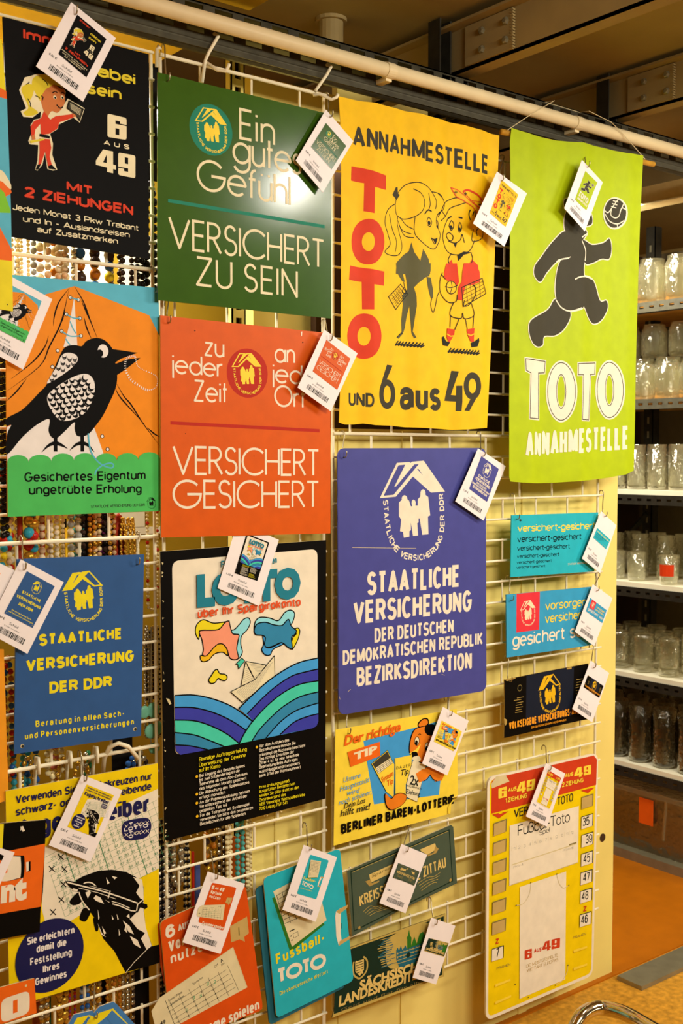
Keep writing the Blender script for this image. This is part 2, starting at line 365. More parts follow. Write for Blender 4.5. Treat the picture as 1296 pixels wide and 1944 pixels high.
    def basis(s, x0, y0, x1, y1, h, perp):
        a = Vector(s.p(x0, y0)); b = Vector(s.p(x1, y1)); e = b-a
        if perp: u = Vector((-e.y, e.x)).normalized()
        else: u = Vector((0, 1))
        hm = (s.m(x0, y0, h)+s.m(x1, y1, h))/2
        return a, e, u*hm
    def text(s, t, x0, y0, x1, y1, h, col, wt=.0, slant=0.0, perp=False, up=0):
        s.newline()
        vs_, fs, xa, xb = glyphs(t, wt); top, bot = capheight(wt)
        a, e, u = s.basis(x0, y0, x1, y1, h, perp)
        en = e.normalized()*u.length
        out = []
        for (gx, gy) in vs_:
            fy = (gy-bot)/(top-bot); fx = (gx-xa)/(xb-xa)
            q = a+e*fx+u*fy+en*slant*fy; out.append((q.x, q.y))
        s.raw(out, fs, col); s.lay += up
    def stext(s, t, x0, y0, x1, y1, h, col, wd=.09, gap=.15, up=0, slant=0.0, perp=False, font=None):
        font = font or STROKE
        s.newline()
        a, e, u = s.basis(x0, y0, x1, y1, h, perp)
        tot = 0; items = []
        for ch in t:
            if ch == ' ': tot += .30; continue
            adv, st = font.get(ch, (.3, [[(0,.4),(.3,.4)]])); items.append((tot, st)); tot += adv+(gap if gap is not AUTO else 0)
        tot -= gap if gap is not AUTO else 0; hm = u.length; W = wd*hm
        k = (e.length-W)/tot if tot > 0 else hm; ga = 0
        if font is GROT and gap is AUTO and len(items) > 1:
            adv_ = sum(font.get(c_, (.3,))[0] for c_ in t if c_ != ' ')+.36*t.count(' '); ng = len(items)-1
            for _ in range(6):
                ga = W*1.32; k = (e.length-W-ng*ga)/adv_
                if k > .42*e.length/adv_: break
                W *= .88
            items = []; x_ = 0
            for ch in t:
                if ch == ' ': x_ += .36; continue
                adv, st = font.get(ch, (.3, [[(0,.4),(.3,.4)]])); items.append((x_+len(items)*ga/k, st)); x_ += adv
        en = e.normalized(); un = u.normalized()
        for (x, st) in items:
            for ln in st:
                P = []
                for qx, qy in ln:
                    v = W/2+qy*(hm-W)
                    P.append(a+en*((x+qx)*k+W/2+slant*v)+un*v)
                P = [(v.x, v.y) for v in P]
                cl = len(P) > 8 and math.hypot(P[0][0]-P[-1][0], P[0][1]-P[-1][1]) < 1e-5
                s.lline(P, col, W, cl)
        s.lay += up
    def gt(s, t, x0, y0, x1, y1, h, col, wd=.17, slant=0.0, perp=False, gap=None):
        s.stext(t, x0, y0, x1, y1, h, col, wd, AUTO if gap is None else gap, 0, slant, perp, GROT)
    def newline(s):
        """each printed line is a part of its own"""
        if s.curname == 'lettering' and not s.block:
            s.nl += 1; s.cur = s.parts.setdefault('lettering#%d' % s.nl, MB())
    def board(s, col, th=.003, round_=0.0, pts=None, edge=None, name='board'):
        s.part(name)
        P = [s.p(*q) for q in pts] if pts else list(s.corners)
        if sum(P[i-1][0]*P[i][1]-P[i][0]*P[i-1][1] for i in range(len(P))) < 0: P = P[::-1]
        if round_: P = rounded(P, round_)
        n = len(P); mf = PAL[col]; me_ = PAL[edge or col]
        tri = tessellate_polygon([[Vector((a, b, 0)) for a, b in P]])
        ft = []
        for t in tri:
            (ax, ay), (bx, by), (cx, cy) = (P[i] for i in t)
            ft.append(t if (bx-ax)*(cy-ay)-(by-ay)*(cx-ax) > 0 else (t[0], t[2], t[1]))
        s.cur.add([(a, b, 0) for a, b in P], ft, mf)
        s.cur.add([(a, b, -th) for a, b in P], [t[::-1] for t in ft], me_)
        s.cur.add([(a, b, 0) for a, b in P]+[(a, b, -th) for a, b in P], [(i, n+i, n+(i+1) % n, (i+1) % n) for i in range(n)], me_)
        s.outline = P; s.up()
    def matrix(s):
        return Matrix(((s.ex.x, s.ey.x, s.n.x, s.o.x), (s.ex.y, s.ey.y, s.n.y, s.o.y), (s.ex.z, s.ey.z, s.n.z, s.o.z), (0, 0, 0, 1)))
    def finish(s, name, label, cat='sign', group=None, fold=None):
        root = bpy.data.objects.new(name, None); COL.objects.link(root); root.matrix_world = s.matrix(); root.empty_display_size = .02
        tag(root, label, cat, group); s.root = root; s.objs = []
        for pn, mb in s.parts.items():
            if not mb.f: continue
            o = mb.build(pn.split('#')[0], root)
            if fold: fold(o.data)
            s.objs.append(o)
        return root
    def flat(s):
        """one mesh of the whole drawing, scaled to unit height, for the small picture on a price tag"""
        mb = MB()
        xs = [q[0] for q in s.outline]; ys = [q[1] for q in s.outline]
        x0, x1, y0, y1 = min(xs), max(xs), min(ys), max(ys); k = 1/(y1-y0)
        for b in s.parts.values():
            for f, mi in zip(b.f, b.m):
                vs_ = [b.v[i] for i in f]
                if min(v[2] for v in vs_) < -1e-6: continue
                mb.add([((v[0]-(x0+x1)/2)*k, (v[1]-(y0+y1)/2)*k, v[2]) for v in vs_], [tuple(range(len(vs_)))], b.mats[mi])
        return mb, (x1-x0)*k
def rounded(P, r, n=6):
    out = []; N = len(P)
    for i in range(N):
        a, b, c = Vector(P[i-1]), Vector(P[i]), Vector(P[(i+1) % N])
        d1 = (a-b).normalized(); d2 = (c-b).normalized()
        p, q = b+d1*r, b+d2*r
        for k in range(n+1):
            t = k/n; v = p*(1-t)**2+b*2*t*(1-t)+q*t*t; out.append((v.x, v.y))
    return out
A1=(0,0,3.7394); A2=(0,500,3.5333); A3=(0,1030,3.9273); A4=(0,1430,3.7818); A5=(290,0,3.1351); A6=(290,590,3.5027)
A7=(290,1010,3.2405); A8=(290,1550,3.1610); B1=(630,170,3.5027); B2=(630,500,3.7029); B3=(930,220,2.7375); B4=(620,830,3.5343)
B5=(620,1330,4.6286); B6=(620,1560,4.6286); B7=(900,920,3.8867); B8=(900,1400,3.5733); C1=(280,0,2.592); C2=(750,0,2.3736)
C3=(1150,300,3.8904); C4=(1150,780,3.7397); C5=(1100,1250,2.801); D1=(0,1240,2.76); D3=(60,1830,4.985); D4=(0,80,3.6); PXC=(0,0,1.0)
# ================================================================== the setting
M_CEIL = mat('ceiling_paint', (150,130,80), .8, noise=.12, scale=4); M_FLOOR = mat('floor_speckled', (196,140,44), .35, noise=.3, scale=60)
M_ORANGE = mat('orange_linoleum', (176,98,8), .4, noise=.08, scale=18); M_WALL = mat('wall_paint', (190,165,100), .8, noise=.06, scale=5)
M_CREAM = mat('cream_panel', (230,208,116), .55, noise=.05, scale=7); M_DARK = mat('dark_brown_board', (66,44,26), .7, noise=.15, scale=12)
M_STRUT = mat('weathered_strut', (70,66,52), .5, .55, .25, 40, .3); M_PIPE = mat('ivory_pipe', (226,206,160), .4, noise=.04)
M_BEAM = mat('painted_beam', (156,134,86), .6, noise=.1, scale=8); M_STEEL = mat('grey_steel', (150,142,112), .4, .6, .12, 25)
M_RAIL = mat('rack_rail', (74,70,54), .55, .0, .2, 40)
M_YBOARD = mat('yellow_shelf_board', (222,184,48), .5, noise=.06); M_DARKSTEEL = mat('dark_slot_steel', (58,54,44), .5, .5, .2, 40)  # dark grey steel for brackets and rack posts
M_MUSTARD = mat('mustard_panel', (170,138,34), .6, noise=.08, scale=6); M_WHITEEDGE = mat('white_shelf_edge', (236,228,196), .5, noise=.03)
M_WOOD = mat('shelf_chipboard', (188,128,48), .6, noise=.15, scale=20)
def struct(o): o['kind'] = 'structure'; return o
def bx(name, a, b, m, parent=None): return MB().box(a, b, m).build(name, parent)
XR = Pw(1172, 915, .045).x
bm_z = Pw(868, 139, 0).z; CEILZ = bm_z+.12
struct(bx('floor', (-3, -4.5, -.05), (5.2, 3, 0), M_FLOOR))
struct(bx('floor_orange', (XR-2.2, .03, 0), (3.25, 2.9, .004), M_ORANGE)).name = 'trim_1'
struct(bx('ceiling', (-3, -4.5, CEILZ), (5.2, 3, CEILZ+.05), M_CEIL))
struct(bx('wall_right', (4.6, -4.5, 0), (4.7, 3, CEILZ), M_WALL)); struct(bx('wall_back', (-3, 2.9, 0), (4.6, 3, CEILZ), M_WALL)); struct(bx('wall_left', (-3.1, -4.5, 0), (-3, 3, CEILZ), M_WALL))
y0 = Pz(1164, 1901, .004).y
struct(bx('trim_2', (XR-.02, y0-.005, 0), (4.4, y0+.075, .012), M_STEEL))
# ------------------------------------------------------------------ overhead beams
def beam(px, py, pxr, label):
    p = Pw(px, py, 0); x = p.x; z = p.z
    t = empty('ceiling_beam', (x, 0, z), label, 'beam', 'overhead steel beams')
    m = MB(); m.box((0,-4.2,0), (.045,2.2,.006), M_BEAM); m.box((0,-4.2,0), (.006,2.2,.10), M_BEAM); m.box((-.03,-4.2,.094), (.045,2.2,.1), M_BEAM); m.build('channel', t)
    yr = Px(pxr, py-50, x).y
    m = MB(); m.box((-.006, yr, .006), (0, -.03, .092), M_BEAM)
    n_ = 14
    for i in range(n_): m.box((-.0075, yr-.0035, .008+i*.006), (0, yr+.003, .0115+i*.006), M_BEAM)
    m.build('joint_plate', t)
    for f in (.12, .62):
        for zz in (.028, .068):
            b = MB(); c = (-.006, yr+(-.03-yr)*f, zz)
            b.lathe([(0,.0),(.008,0),(.008,.006),(.005,.008),(0,.008)], (0,0,0), M_STEEL, 6)
            b.v = [(c[0]-v[2], c[1]+v[0], c[2]+v[1]) for v in b.v]; b.build('bolt', t)
    return t
BEAM1 = beam(868, 139, 975, 'near overhead steel beam with a four-bolt joint plate, above the yellow banner')
BEAM2 = beam(1175, 223, 1279, 'far overhead steel beam with a four-bolt joint plate, above the lime banner')
# ------------------------------------------------------------------ slotted strut, pipe
zs = Pw(780, 193, 0).z; zt = Pw(780, 116, 0).z
def strut(name, z0_, z1_, y0_, label, round_bottom):
    m = MB(); xa, xb = -.3, 4.3; h = z1_-z0_; za = z0_+h*.62; zb = z0_+h*.86; d = .041
    m.box((xa,y0_,z0_), (xb,y0_+.003,za), M_STRUT); m.box((xa,y0_,zb), (xb,y0_+.003,z1_), M_STRUT)
    x = xa
    while x < xb: m.box((x,y0_,za), (x+.026,y0_+.003,zb), M_STRUT); x += .066
    m.box((xa,y0_,z1_-.003), (xb,y0_+d,z1_), M_STRUT); m.box((xa,y0_+d-.003,zb), (xb,y0_+d,z1_), M_DARKSTEEL)
    if round_bottom: m.tube([(xa,y0_+.016,z0_+.012),(xb,y0_+.016,z0_+.012)], .0165, M_STRUT, 14)
    else: m.box((xa,y0_,z0_), (xb,y0_+d,z0_+.003), M_STRUT)
    return tag(m.build(name), label, 'strut', 'slotted struts over the grid')
zm = zs+.042
strut('slotted_strut', zs, zm, 0.0, 'lower slotted steel strut with a rounded lip, carrying the wire grids', True)
strut('slotted_strut', zm+.001, zt, .006, 'upper slotted steel strut, behind the ivory pipe', False)
pc = Pw(640, 107, -.035)
pipe = empty('conduit_pipe', (0, -.035, pc.z), 'long ivory pipe running along the struts above the signs', 'pipe')
MB().tube([(-.3,0,0),(4.3,0,0)], .0148, M_PIPE, 20).build('tube', pipe, smooth=True)
for px, py in ((738,132),(1095,226)):
    x = Pw(px, py, -.035).x
    m = MB(); m.tube([(x-.011,0,0),(x+.011,0,0)], .0166, M_PIPE, 20); m.box((x-.008,0,-.022), (x+.008,.033,-.013), M_PIPE); m.build('pipe_clip', pipe)
for (px, py) in ((835,118),(1152,190),(868,150)):
    p = Pw(px, py, .03); m = MB(); 
    for s_ in (-.016, .016): m.box((p.x+s_-.002, .012, zt-.09), (p.x+s_+.002, .05, CEILZ-.004), M_DARKSTEEL)
    m.box((p.x-.016, .046, zt-.09), (p.x+.016, .05, CEILZ-.004), M_DARKSTEEL)
    for i in range(4): m.box((p.x-.005, .044, zt-.03+i*.04), (p.x+.005, .047, zt-.01+i*.04), M_STEEL)
    tag(m.build('strut_bracket'), {835:'dark slotted bracket below the near overhead beam',1152:'dark slotted bracket below the far overhead beam',868:'dark slotted bracket just right of the near beam bracket'}[px], 'bracket', 'strut brackets')
p = Pz(628, 36, CEILZ)
m = MB(); m.tube([(p.x,p.y,CEILZ-.085),(p.x,p.y,CEILZ)], .028, M_BEAM, 18); m.tube([(p.x,p.y,CEILZ-.008),(p.x,p.y,CEILZ)], .036, M_BEAM, 18)
tag(m.build('pipe_stub'), 'short round pipe stub coming down from the ceiling behind the struts', 'pipe')
# yellow boards overhead, left
e = Pw(357, 87, .05); tag(bx('shelf_board', (-1.2, .05, e.z), (e.x, .445, e.z+.018), M_YBOARD), 'yellow shelf board behind the strut at the upper left', 'board', 'yellow overhead boards')
e = Pw(473, 22, 0.045); tag(bx('shelf_board', (-1.2, -1.1, e.z+.002), (e.x, .045, e.z+.02), M_YBOARD), 'higher yellow shelf board over the ivory pipe at the top left', 'board', 'yellow overhead boards')
# ------------------------------------------------------------------ cream end panel and dark opening behind the grid
ZR0 = Pw(630, 822.7, 0).z; ZTOP = Pw(640, 187, 0).z; STEP = (ZTOP-ZR0)/14
print('ROWS', ZR0, STEP, (ZR0-Pw(900, 1832, 0).z)/STEP)
XL = Pw(478, 1600, .045).x
cab = empty('cabinet', (XL, .045, 0), 'tall cream cabinet with a dark open back, standing behind the right wire grid', 'cabinet')
def cb(name, a, b, m): return MB().box((a[0]-XL,a[1]-.045,a[2]), (b[0]-XL,b[1]-.045,b[2]), m).build(name, cab)
cb('end_panel', (XL,.045,.002), (XR,.067,ZR0+.012), M_CREAM)
for px in (520, 640, 760, 985): x = Pw(px, 1500, .045).x; cb('panel_strip', (x,.0415,.002), (x+.03,.045,ZR0+.008), M_CREAM)
k_ = Pw(1143, 1590, .045); MB().tube([(k_.x-XL,-.0015,k_.z),(k_.x-XL,.002,k_.z)], .011, M_DARK, 20).build('keyhole', cab)
xa = Pw(600, 600, .1).x; xb = Pw(1012, 600, .1).x
cb('back_panel', (xa,.1,ZR0+.014), (xb,.12,ZR0+STEP*12.4), M_DARK); cb('side_board', (xb-.02,.05,ZR0+.014), (xb,.1,ZR0+STEP*12.4), M_DARK)  # dark boards: the shade of the open interior is put into their colour
x0_ = Pw(480, 400, .16).x; x1_ = Pw(650, 400, .16).x
cb('cream_board', (x0_, .16, ZR0+.014), (x1_, .19, Pw(520, 152, .16).z), M_CREAM)
x0_ = Pw(640, 200, .3).x; x1_ = Pw(840, 200, .3).x
cb('cream_board', (x0_, .3, ZR0), (x1_, .32, Pw(700, 165, .3).z), M_CREAM)
# slotted cream upright
xp = Pw(452, 300, .14).x; zt_ = Pw(452, 105, .14).z
m = MB(); hw = .017; z = 0.0; m.box((xp-hw,.14,0),(xp-.007,.143,zt_), M_CREAM); m.box((xp+.007,.14,0),(xp+hw,.143,zt_), M_CREAM)
while z < zt_-.04: m.box((xp-.007,.14,z),(xp+.007,.143,z+.016), M_CREAM); z += .034
m.box((xp-hw,.16,0),(xp+hw,.163,zt_), M_DARK); m.box((xp-hw,.14,0),(xp-hw+.003,.163,zt_), M_CREAM); m.box((xp+hw-.003,.14,0),(xp+hw,.163,zt_), M_CREAM)
tag(m.build('shelf_upright'), 'cream slotted shelf upright behind the green and red signs', 'upright')
xa_ = Pw(482, 1200, .45).x
tag(bx('back_panel', (-.6, .45, 0), (xa_, .47, Pw(150, 150, .45).z), M_MUSTARD), 'mustard yellow back panel behind the hanging necklaces', 'panel')
# ------------------------------------------------------------------ wire grids
def grid(label, xa, xb, k0, k1, phase, sides, thick, over=(0, 0)):
    t = empty('wire_grid', (xa, 0, ZR0+k1*STEP), label, 'wire grid', 'white wire grids')
    oz = ZR0+k1*STEP; m = v = MB()
    for k in range(k0, k1+1):
        z = ZR0+k*STEP-oz
        if k in thick: MB().tube([(-over[0],0,z),(xb-xa+over[1],0,z)], .0036, M_WHITEWIRE, 8).build('thick_rail', t)
        else: m.tube([(-over[0],0,z),(xb-xa+over[1],0,z)], .0027, M_WHITEWIRE, 8)
    for k in range(k0, k1):
        x = phase+(.5*.1165 if k % 2 else 0); i = math.ceil((xa-x)/.1165)
        while x+i*.1165 < xb-.004:
            X_ = x+i*.1165-xa
            if X_ > .004: v.tube([(X_,.0052,ZR0+k*STEP-oz-.003),(X_,.0052,ZR0+(k+1)*STEP-oz+.003)], .0026, M_WHITEWIRE, 6)
            i += 1
    m.build('wire_lattice', t)
    for x in sides: MB().tube([(x-xa,.005,ZR0+k0*STEP-oz-.004),(x-xa,.005,.004)], .0033, M_WHITEWIRE, 8).build('side_wire', t)
    return t
xA = Pw(-90, 600, 0).x; xB = Pw(293, 300, 0).x; xC = Pw(305, 300, 0).x; xD = Pw(619, 300, 0).x; xE = Pw(632, 300, 0).x; xG = Pw(1137, 945, 0).x
ph0 = Pw(153, 1035, 0).x; ph2 = Pw(956.6, 965, 0).x
G1 = grid('white wire grid on the left, in front of the necklaces', xA, xB, -28, 14, ph0-.05825, [xA, xB-.003], {6,-4,-12,-20})
G2 = grid('white wire grid behind the green and red signs', xC, xD, -28, 14, xC+.03, [xC+.003, xD-.003], {14})
G3 = grid('white wire grid on the right, behind banners and small signs', xE, xG, -25, 13, ph2, [xE+.003, xG], {0}, (0,.014))
# hangers that hook the grids over the strut
def hanger(pts, g, extra):
    P = [Pw(280+x/2.592, y/2.592, yy) for x, y, yy in pts]; P = P+[P[-1]+Vector(e) for e in extra]
    mb = MB().tube(P, .0034, M_WHITEWIRE, 8); o = mb.build('hanger', g, smooth=True); o.matrix_parent_inverse = Matrix.Translation(-Vector(g.location)); return o
hanger([(268,405,-.004),(283,300,-.006),(300,260,-.012),(348,178,-.014)], G2, [(0,.012,.008),(-.004,.03,.004),(-.004,.032,-.01)])
hanger([(824,450,-.004),(830,440,-.006),(880,370,-.012),(903,328,-.014)], G2, [(0,.012,.007),(-.004,.03,.003),(-.004,.032,-.01)])
hanger([(45,330,-.004),(46,240,-.006),(60,236,-.012)], G1, [(0,.006,.004)])
hanger([(285,305,-.004),(345,345,-.02),(385,350,-.03),(398,325,-.035)], G2, [(.001,-.001,.004)])
hanger([(815,468,-.004),(850,462,-.01),(905,490,-.03),(930,478,-.034)], G2, [(.002,-.002,.006)])
# ================================================================== the emblem (house roof, family, ring of words)
_ref = Art(B4, [(75,75),(1065,75),(1070,1860),(80,1860)], .025)
_ec = Vector(_ref.p(585, 500)); _eu = Vector(_ref.p(798, 385))-Vector(_ref.p(362, 388))
_ew = _eu.length
def _en(pts): return [((Vector(_ref.p(*q))-_ec)/_ew) for q in pts]
EM_ROOF = _en([(362,388),(488,163),(570,165),(580,172),(590,165),(668,165),(798,385),(705,383),(590,264),(470,388)])
EM_BAND = _en([(388,374),(498,180),(543,180),(462,322),(476,318),(603,184),(634,184),(455,374)])
EM_SLIT = _en([(620,216),(630,217),(658,264)]); EM_SLIT2 = _en([(508,245),(545,205),(528,205)])
EM_OUT = _en([(615,228),(662,182),(768,366),(712,366)]); EM_SL3 = _en([(480,310),(540,196),(560,196)])
EM_FAM = _en([(508,400),(515,387),(527,383),(538,388),(545,402),(545,412),(556,422),(566,462),(575,462),(572,440),(575,425),(585,418),(596,425),(600,440),(597,460),(612,462),(615,420),(632,402),(635,372),(643,358),(655,356),(665,362),(668,380),(668,395),(685,410),(692,535),(678,540),(676,545),(674,660),(632,660),(620,548),(613,548),(612,575),(603,578),(604,662),(570,662),(560,570),(558,622),(548,628),(546,664),(508,668),(505,628),(485,622),(497,545),(483,520),(488,430),(508,412)])
EM_PATH = [Vector(q) for q in spline([tuple(v) for v in _en([(382,400),(382,470),(384,540),(392,610),(412,690),(450,760),(510,812),(590,832),(665,818),(725,770),(765,700),(783,620),(787,540),(787,470),(786,392)])], False, 8)]
EM_H = _ref.m(585, 800, 44)/_ew
def emblem(s, x, y, width, fg, bg, words='STAATLICHE VERSICHERUNG DER DDR', style='L', wt=.03):
    c = Vector(s.p(x, y)); a = Vector(s.p(x-width/2, y)); b = Vector(s.p(x+width/2, y)); k = (b-a).length
    T = lambda pts: [tuple(c+q*k) for q in pts]
    s.lpoly(T(EM_ROOF), fg); s.lpoly(T(EM_FAM), fg); s.lay += 1
    if style == 'L': s.lpoly(T(EM_BAND), bg); s.lpoly(T(EM_SLIT), bg)
    else: s.lpoly(T(EM_OUT), bg); s.lpoly(T(EM_SL3), bg)
    L = [0]
    for i in range(1, len(EM_PATH)): L.append(L[-1]+(EM_PATH[i]-EM_PATH[i-1]).length)
    adv = [(.42 if ch in 'I' else .55 if ch == ' ' else 1.0) for ch in words]; tot = sum(adv)
    pos = 0; top, bot = capheight(wt)
    for ch, ad in zip(words, adv):
        mid = (pos+ad/2)/tot*L[-1]; cell = ad/tot*L[-1]; pos += ad
        if ch == ' ': continue
        i = max(1, next((j for j in range(len(L)) if L[j] >= mid), len(L)-1))
        q = EM_PATH[i-1].lerp(EM_PATH[i], (mid-L[i-1])/(L[i]-L[i-1])); t = (EM_PATH[i]-EM_PATH[i-1]).normalized(); nn = Vector((-t.y, t.x))
        st = GROT[ch][1]; gw = GROT[ch][0]; wd_ = min(cell*.66, EM_H*.62); sw = EM_H*.2
        for ln in st:
            P = []
            for gx, gy in ln:
                v = (sw/2+gy*(EM_H-sw)); uu = ((gx/gw-.5) if gw else 0)*wd_
                P.append(tuple(c+(q+t*uu+nn*v)*k))
            cl = len(P) > 8 and math.hypot(P[0][0]-P[-1][0], P[0][1]-P[-1][1]) < 1e-6
            s.lline(P, fg, sw*k, cl)
    s.up()
ARTS = {}
# ------------------------------------------------------------------ black lottery sign, top left
s = Art(A1, [(20,118),(1056,385),(1056,1838),(82,1680)], .03, frame='up'); ARTS['black'] = s
s.board('black', .0035)
s.part('lettering')
s.gt('Immer', 165,277, 530,368, 78,'scarlet', .22)
s.gt('dabei', 605,520, 960,607, 84,'hair', .2); s.gt('sein', 610,661, 862,713, 84,'hair', .2)
def chunky6(s, x, y, w, h, col, bg, rot=False):
    """block numeral six (or nine when turned) from rounded boxes; x, y = left bottom, slope follows the sign"""
def slantbox(s, quad, r, col):
    P = [s.p(*q) for q in quad]
    if sum(P[i-1][0]*P[i][1]-P[i][0]*P[i-1][1] for i in range(4)) < 0: P = P[::-1]
    s.lpoly(rounded(P, r), col)
def six(s, q, col, bg, nine=False):
    """block six in the quad q (tl, tr, br, bl)"""
    tl, tr, br, bl = [Vector(a) for a in q]
    f = lambda u, v: tuple(tl.lerp(tr, u).lerp(bl.lerp(br, u), v))
    g = (lambda u, v: f(1-u, 1-v)) if nine else f
    sz = s.m(*q[0], 10)/10*abs(q[3][1]-q[0][1])
    slantbox(s, [g(0,0), g(1,0), g(1,1), g(0,1)], sz*.11, col); s.up()
    s.lpoly([s.p(*g(.42,.22)), s.p(*g(.66,.22)), s.p(*g(.66,.32)), s.p(*g(1.01,.32)), s.p(*g(1.01,.37)), s.p(*g(.42,.37))], bg)
    s.lpoly([s.p(*g(.42,.56)), s.p(*g(.62,.56)), s.p(*g(.62,.84)), s.p(*g(.42,.84))], bg); s.up()
def four(s, q, col, bg):
    tl, tr, br, bl = [Vector(a) for a in q]
    f = lambda u, v: s.p(*tl.lerp(tr, u).lerp(bl.lerp(br, u), v))
    s.lpoly([f(.36,0), f(.86,0), f(.86,.6), f(1,.6), f(1,.8), f(.86,.8), f(.86,1), f(.56,1), f(.56,.8), f(0,.8), f(0,.6)], col); s.up()
    s.lpoly([f(.54,.2), f(.54,.6), f(.36,.6)], bg); s.up()
six(s, [(762,806),(898,838),(898,994),(762,972)], 'cream', 'black')
s.gt('AUS', 735,1027, 918,1062, 34,'cream', .22, gap=.5)
four(s, [(680,1050),(822,1080),(822,1236),(680,1200)], 'cream', 'black'); six(s, [(838,1082),(960,1105),(960,1266),(838,1242)], 'cream', 'black', True)
s.gt('MIT', 472,1352, 658,1390, 66,'scarlet', .24); s.gt('2 ZIEHUNGEN', 172,1398, 945,1530, 74,'scarlet', .23)
s.gt('Jeden Monat 3 Pkw Trabant', 88,1489, 983,1641, 42,'cream', .16); s.gt('und In - Auslandsreisen', 163,1573, 920,1688, 42,'cream', .16)
s.gt('auf Zusatzmarken', 263,1648, 836,1734, 42,'cream', .16)
s.part('figure_picture')
W_ = [(175,550),(215,540),(260,525),(340,530),(420,590),(465,650),(455,740),(480,700),(600,770),(565,872),(520,835),(415,885),(410,915),(355,950),(375,1020),(370,1100),(405,1205),(375,1212),(335,1200),(318,1090),(300,1170),(265,1212),(248,1205),(265,1140),(270,1030),(210,1025),(200,1000),(225,940),(215,890),(240,850),(285,840),(290,790),(230,835),(165,830),(145,790),(185,770),(135,640)]
s.poly(W_, 'cream')
s.poly([(150,640),(185,600),(240,610),(230,680),(205,740),(270,800),(200,825),(165,800),(200,760)], 'hair', True)
s.poly([(225,600),(240,550),(310,530),(370,560),(365,620),(320,660),(290,720),(245,650)], 'hair', True)
s.poly([(320,640),(380,600),(440,620),(460,660),(455,740),(410,800),(365,790),(330,830),(300,760),(290,700)], 'tan', True)
s.poly([(370,560),(415,590),(450,640),(440,620),(380,600),(340,625)], 'hair')
for a, b in (((185,600),(205,580)), ((300,560),(340,610)), ((195,700),(215,760)), ((250,680),(280,700))): s.line([a, ((a[0]+b[0])/2+8, (a[1]+b[1])/2), b], 'black', 6, smooth=True)
for ex in (388, 440): s.circ(ex, 692, 13, 'cream'); s.circ(ex+2, 695, 7, 'black')
s.line([(370,660),(390,650),(405,660)], 'black', 7, smooth=True); s.line([(428,665),(445,658),(455,668)], 'black', 7, smooth=True)
s.line([(400,745),(425,768),(445,760)], 'black', 8, smooth=True); s.line([(290,680),(305,690),(300,712)], 'black', 6)
s.poly([(310,790),(355,850),(395,825),(480,815),(520,810),(520,835),(420,870),(405,915),(350,950),(290,960),(285,880),(250,920),(240,980),(222,975),(215,900),(240,860),(290,840)], 'scarlet')
s.poly([(280,950),(350,965),(352,985),(278,970)], 'black'); s.poly([(278,985),(352,990),(362,1050),(350,1110),(365,1170),(340,1185),(318,1075),(290,1165),(270,1175),(280,1080)], 'scarlet')
s.poly([(265,1170),(290,1165),(270,1205),(250,1205)], 'black'); s.poly([(340,1180),(365,1170),(398,1205),(345,1200)], 'black')
s.poly([(225,960),(245,960),(250,990),(225,995)], 'tan'); s.poly([(510,805),(530,800),(540,830),(515,832)], 'tan')
s.poly([(210,1000),(305,985),(315,995),(215,1018)], 'hair')
s.poly([(485,712),(592,775),(562,865),(535,820),(470,770)], 'black'); s.poly([(490,722),(582,778),(565,850),(478,765)], 'charcoal')
for i in range(5): s.line([(495+i*1,735+i*9),(572-i*2,782+i*9)], 'cream', 3)
s.finish('lottery_sign', 'black lottery sign with a red-suited woman and the numerals 6 aus 49', 'sign', 'shop signs')
# ------------------------------------------------------------------ green sign
s = Art(A5, [(30,430),(1066,683),(1059,1896),(30,1786)], .036, frame='up'); ARTS['green'] = s
s.board('green', .003)
s.part('emblem'); s.circ(347,773,152,'teal'); emblem(s, 350,778, 190,'sun','teal')
s.part('dividing_line'); s.poly([(90,1183),(1022,1339),(1022,1359),(90,1204)], 'teal')
s.part('lettering')
s.stext('Ein', 513,828, 727,872, 186,'cream', .088, .2); s.stext('gutes', 473,968, 884,1046, 186,'cream', .088, .12)
s.stext('Gefühl', 260,1128, 820,1228, 186,'cream', .088, .13)
s.stext('VERSICHERT', 92,1476, 1020,1600, 182,'cream', .085, .15); s.stext('ZU SEIN', 256,1700, 862,1776, 172,'cream', .09, .2)
s.finish('insurance_sign', 'glossy green insurance sign reading Ein gutes Gefühl, topmost of the middle left column', 'sign', 'shop signs')
# ------------------------------------------------------------------ red sign
s = Art(A6, [(50,30),(1182,150),(1181,1480),(55,1508)], .032, frame='up'); ARTS['red'] = s
s.board('red', .003, edge='sand')
s.part('emblem'); s.circ(629,415,164,'deepred'); emblem(s, 627,420, 200,'sun','deepred')
s.part('dividing_line'); s.poly([(117,734),(1108,787),(1108,808),(117,756)], 'deepred')
s.part('lettering')
s.stext('zu', 342,301, 475,314, 138,'ivory', .1, .2); s.stext('jeder', 128,418, 463,446, 136,'ivory', .1, .14); s.stext('Zeit', 272,604, 497,616, 146,'ivory', .095, .18)
s.stext('an', 808,345, 945,354, 138,'ivory', .1, .16); s.stext('jeder', 795,480, 1128,502, 136,'ivory', .1, .14); s.stext('Ort', 808,638, 1016,650, 146,'ivory', .095, .17)
s.stext('VERSICHERT', 130,1091, 1106,1101, 188,'ivory', .085, .13); s.stext('GESICHERT', 130,1318, 1106,1310, 188,'ivory', .085, .13)
s.part('chipped_paint')
for x, y, r in ((279,132,5),(996,210,5),(216,816,3),(672,966,3)): s.circ(x, y, r, 'ink', n=8)
s.poly([(982,140),(992,138),(990,170),(984,165)], 'ivory')
s.finish('insurance_sign', 'red insurance sign reading zu jeder Zeit, with round yellow emblem, below the green sign', 'sign', 'shop signs')
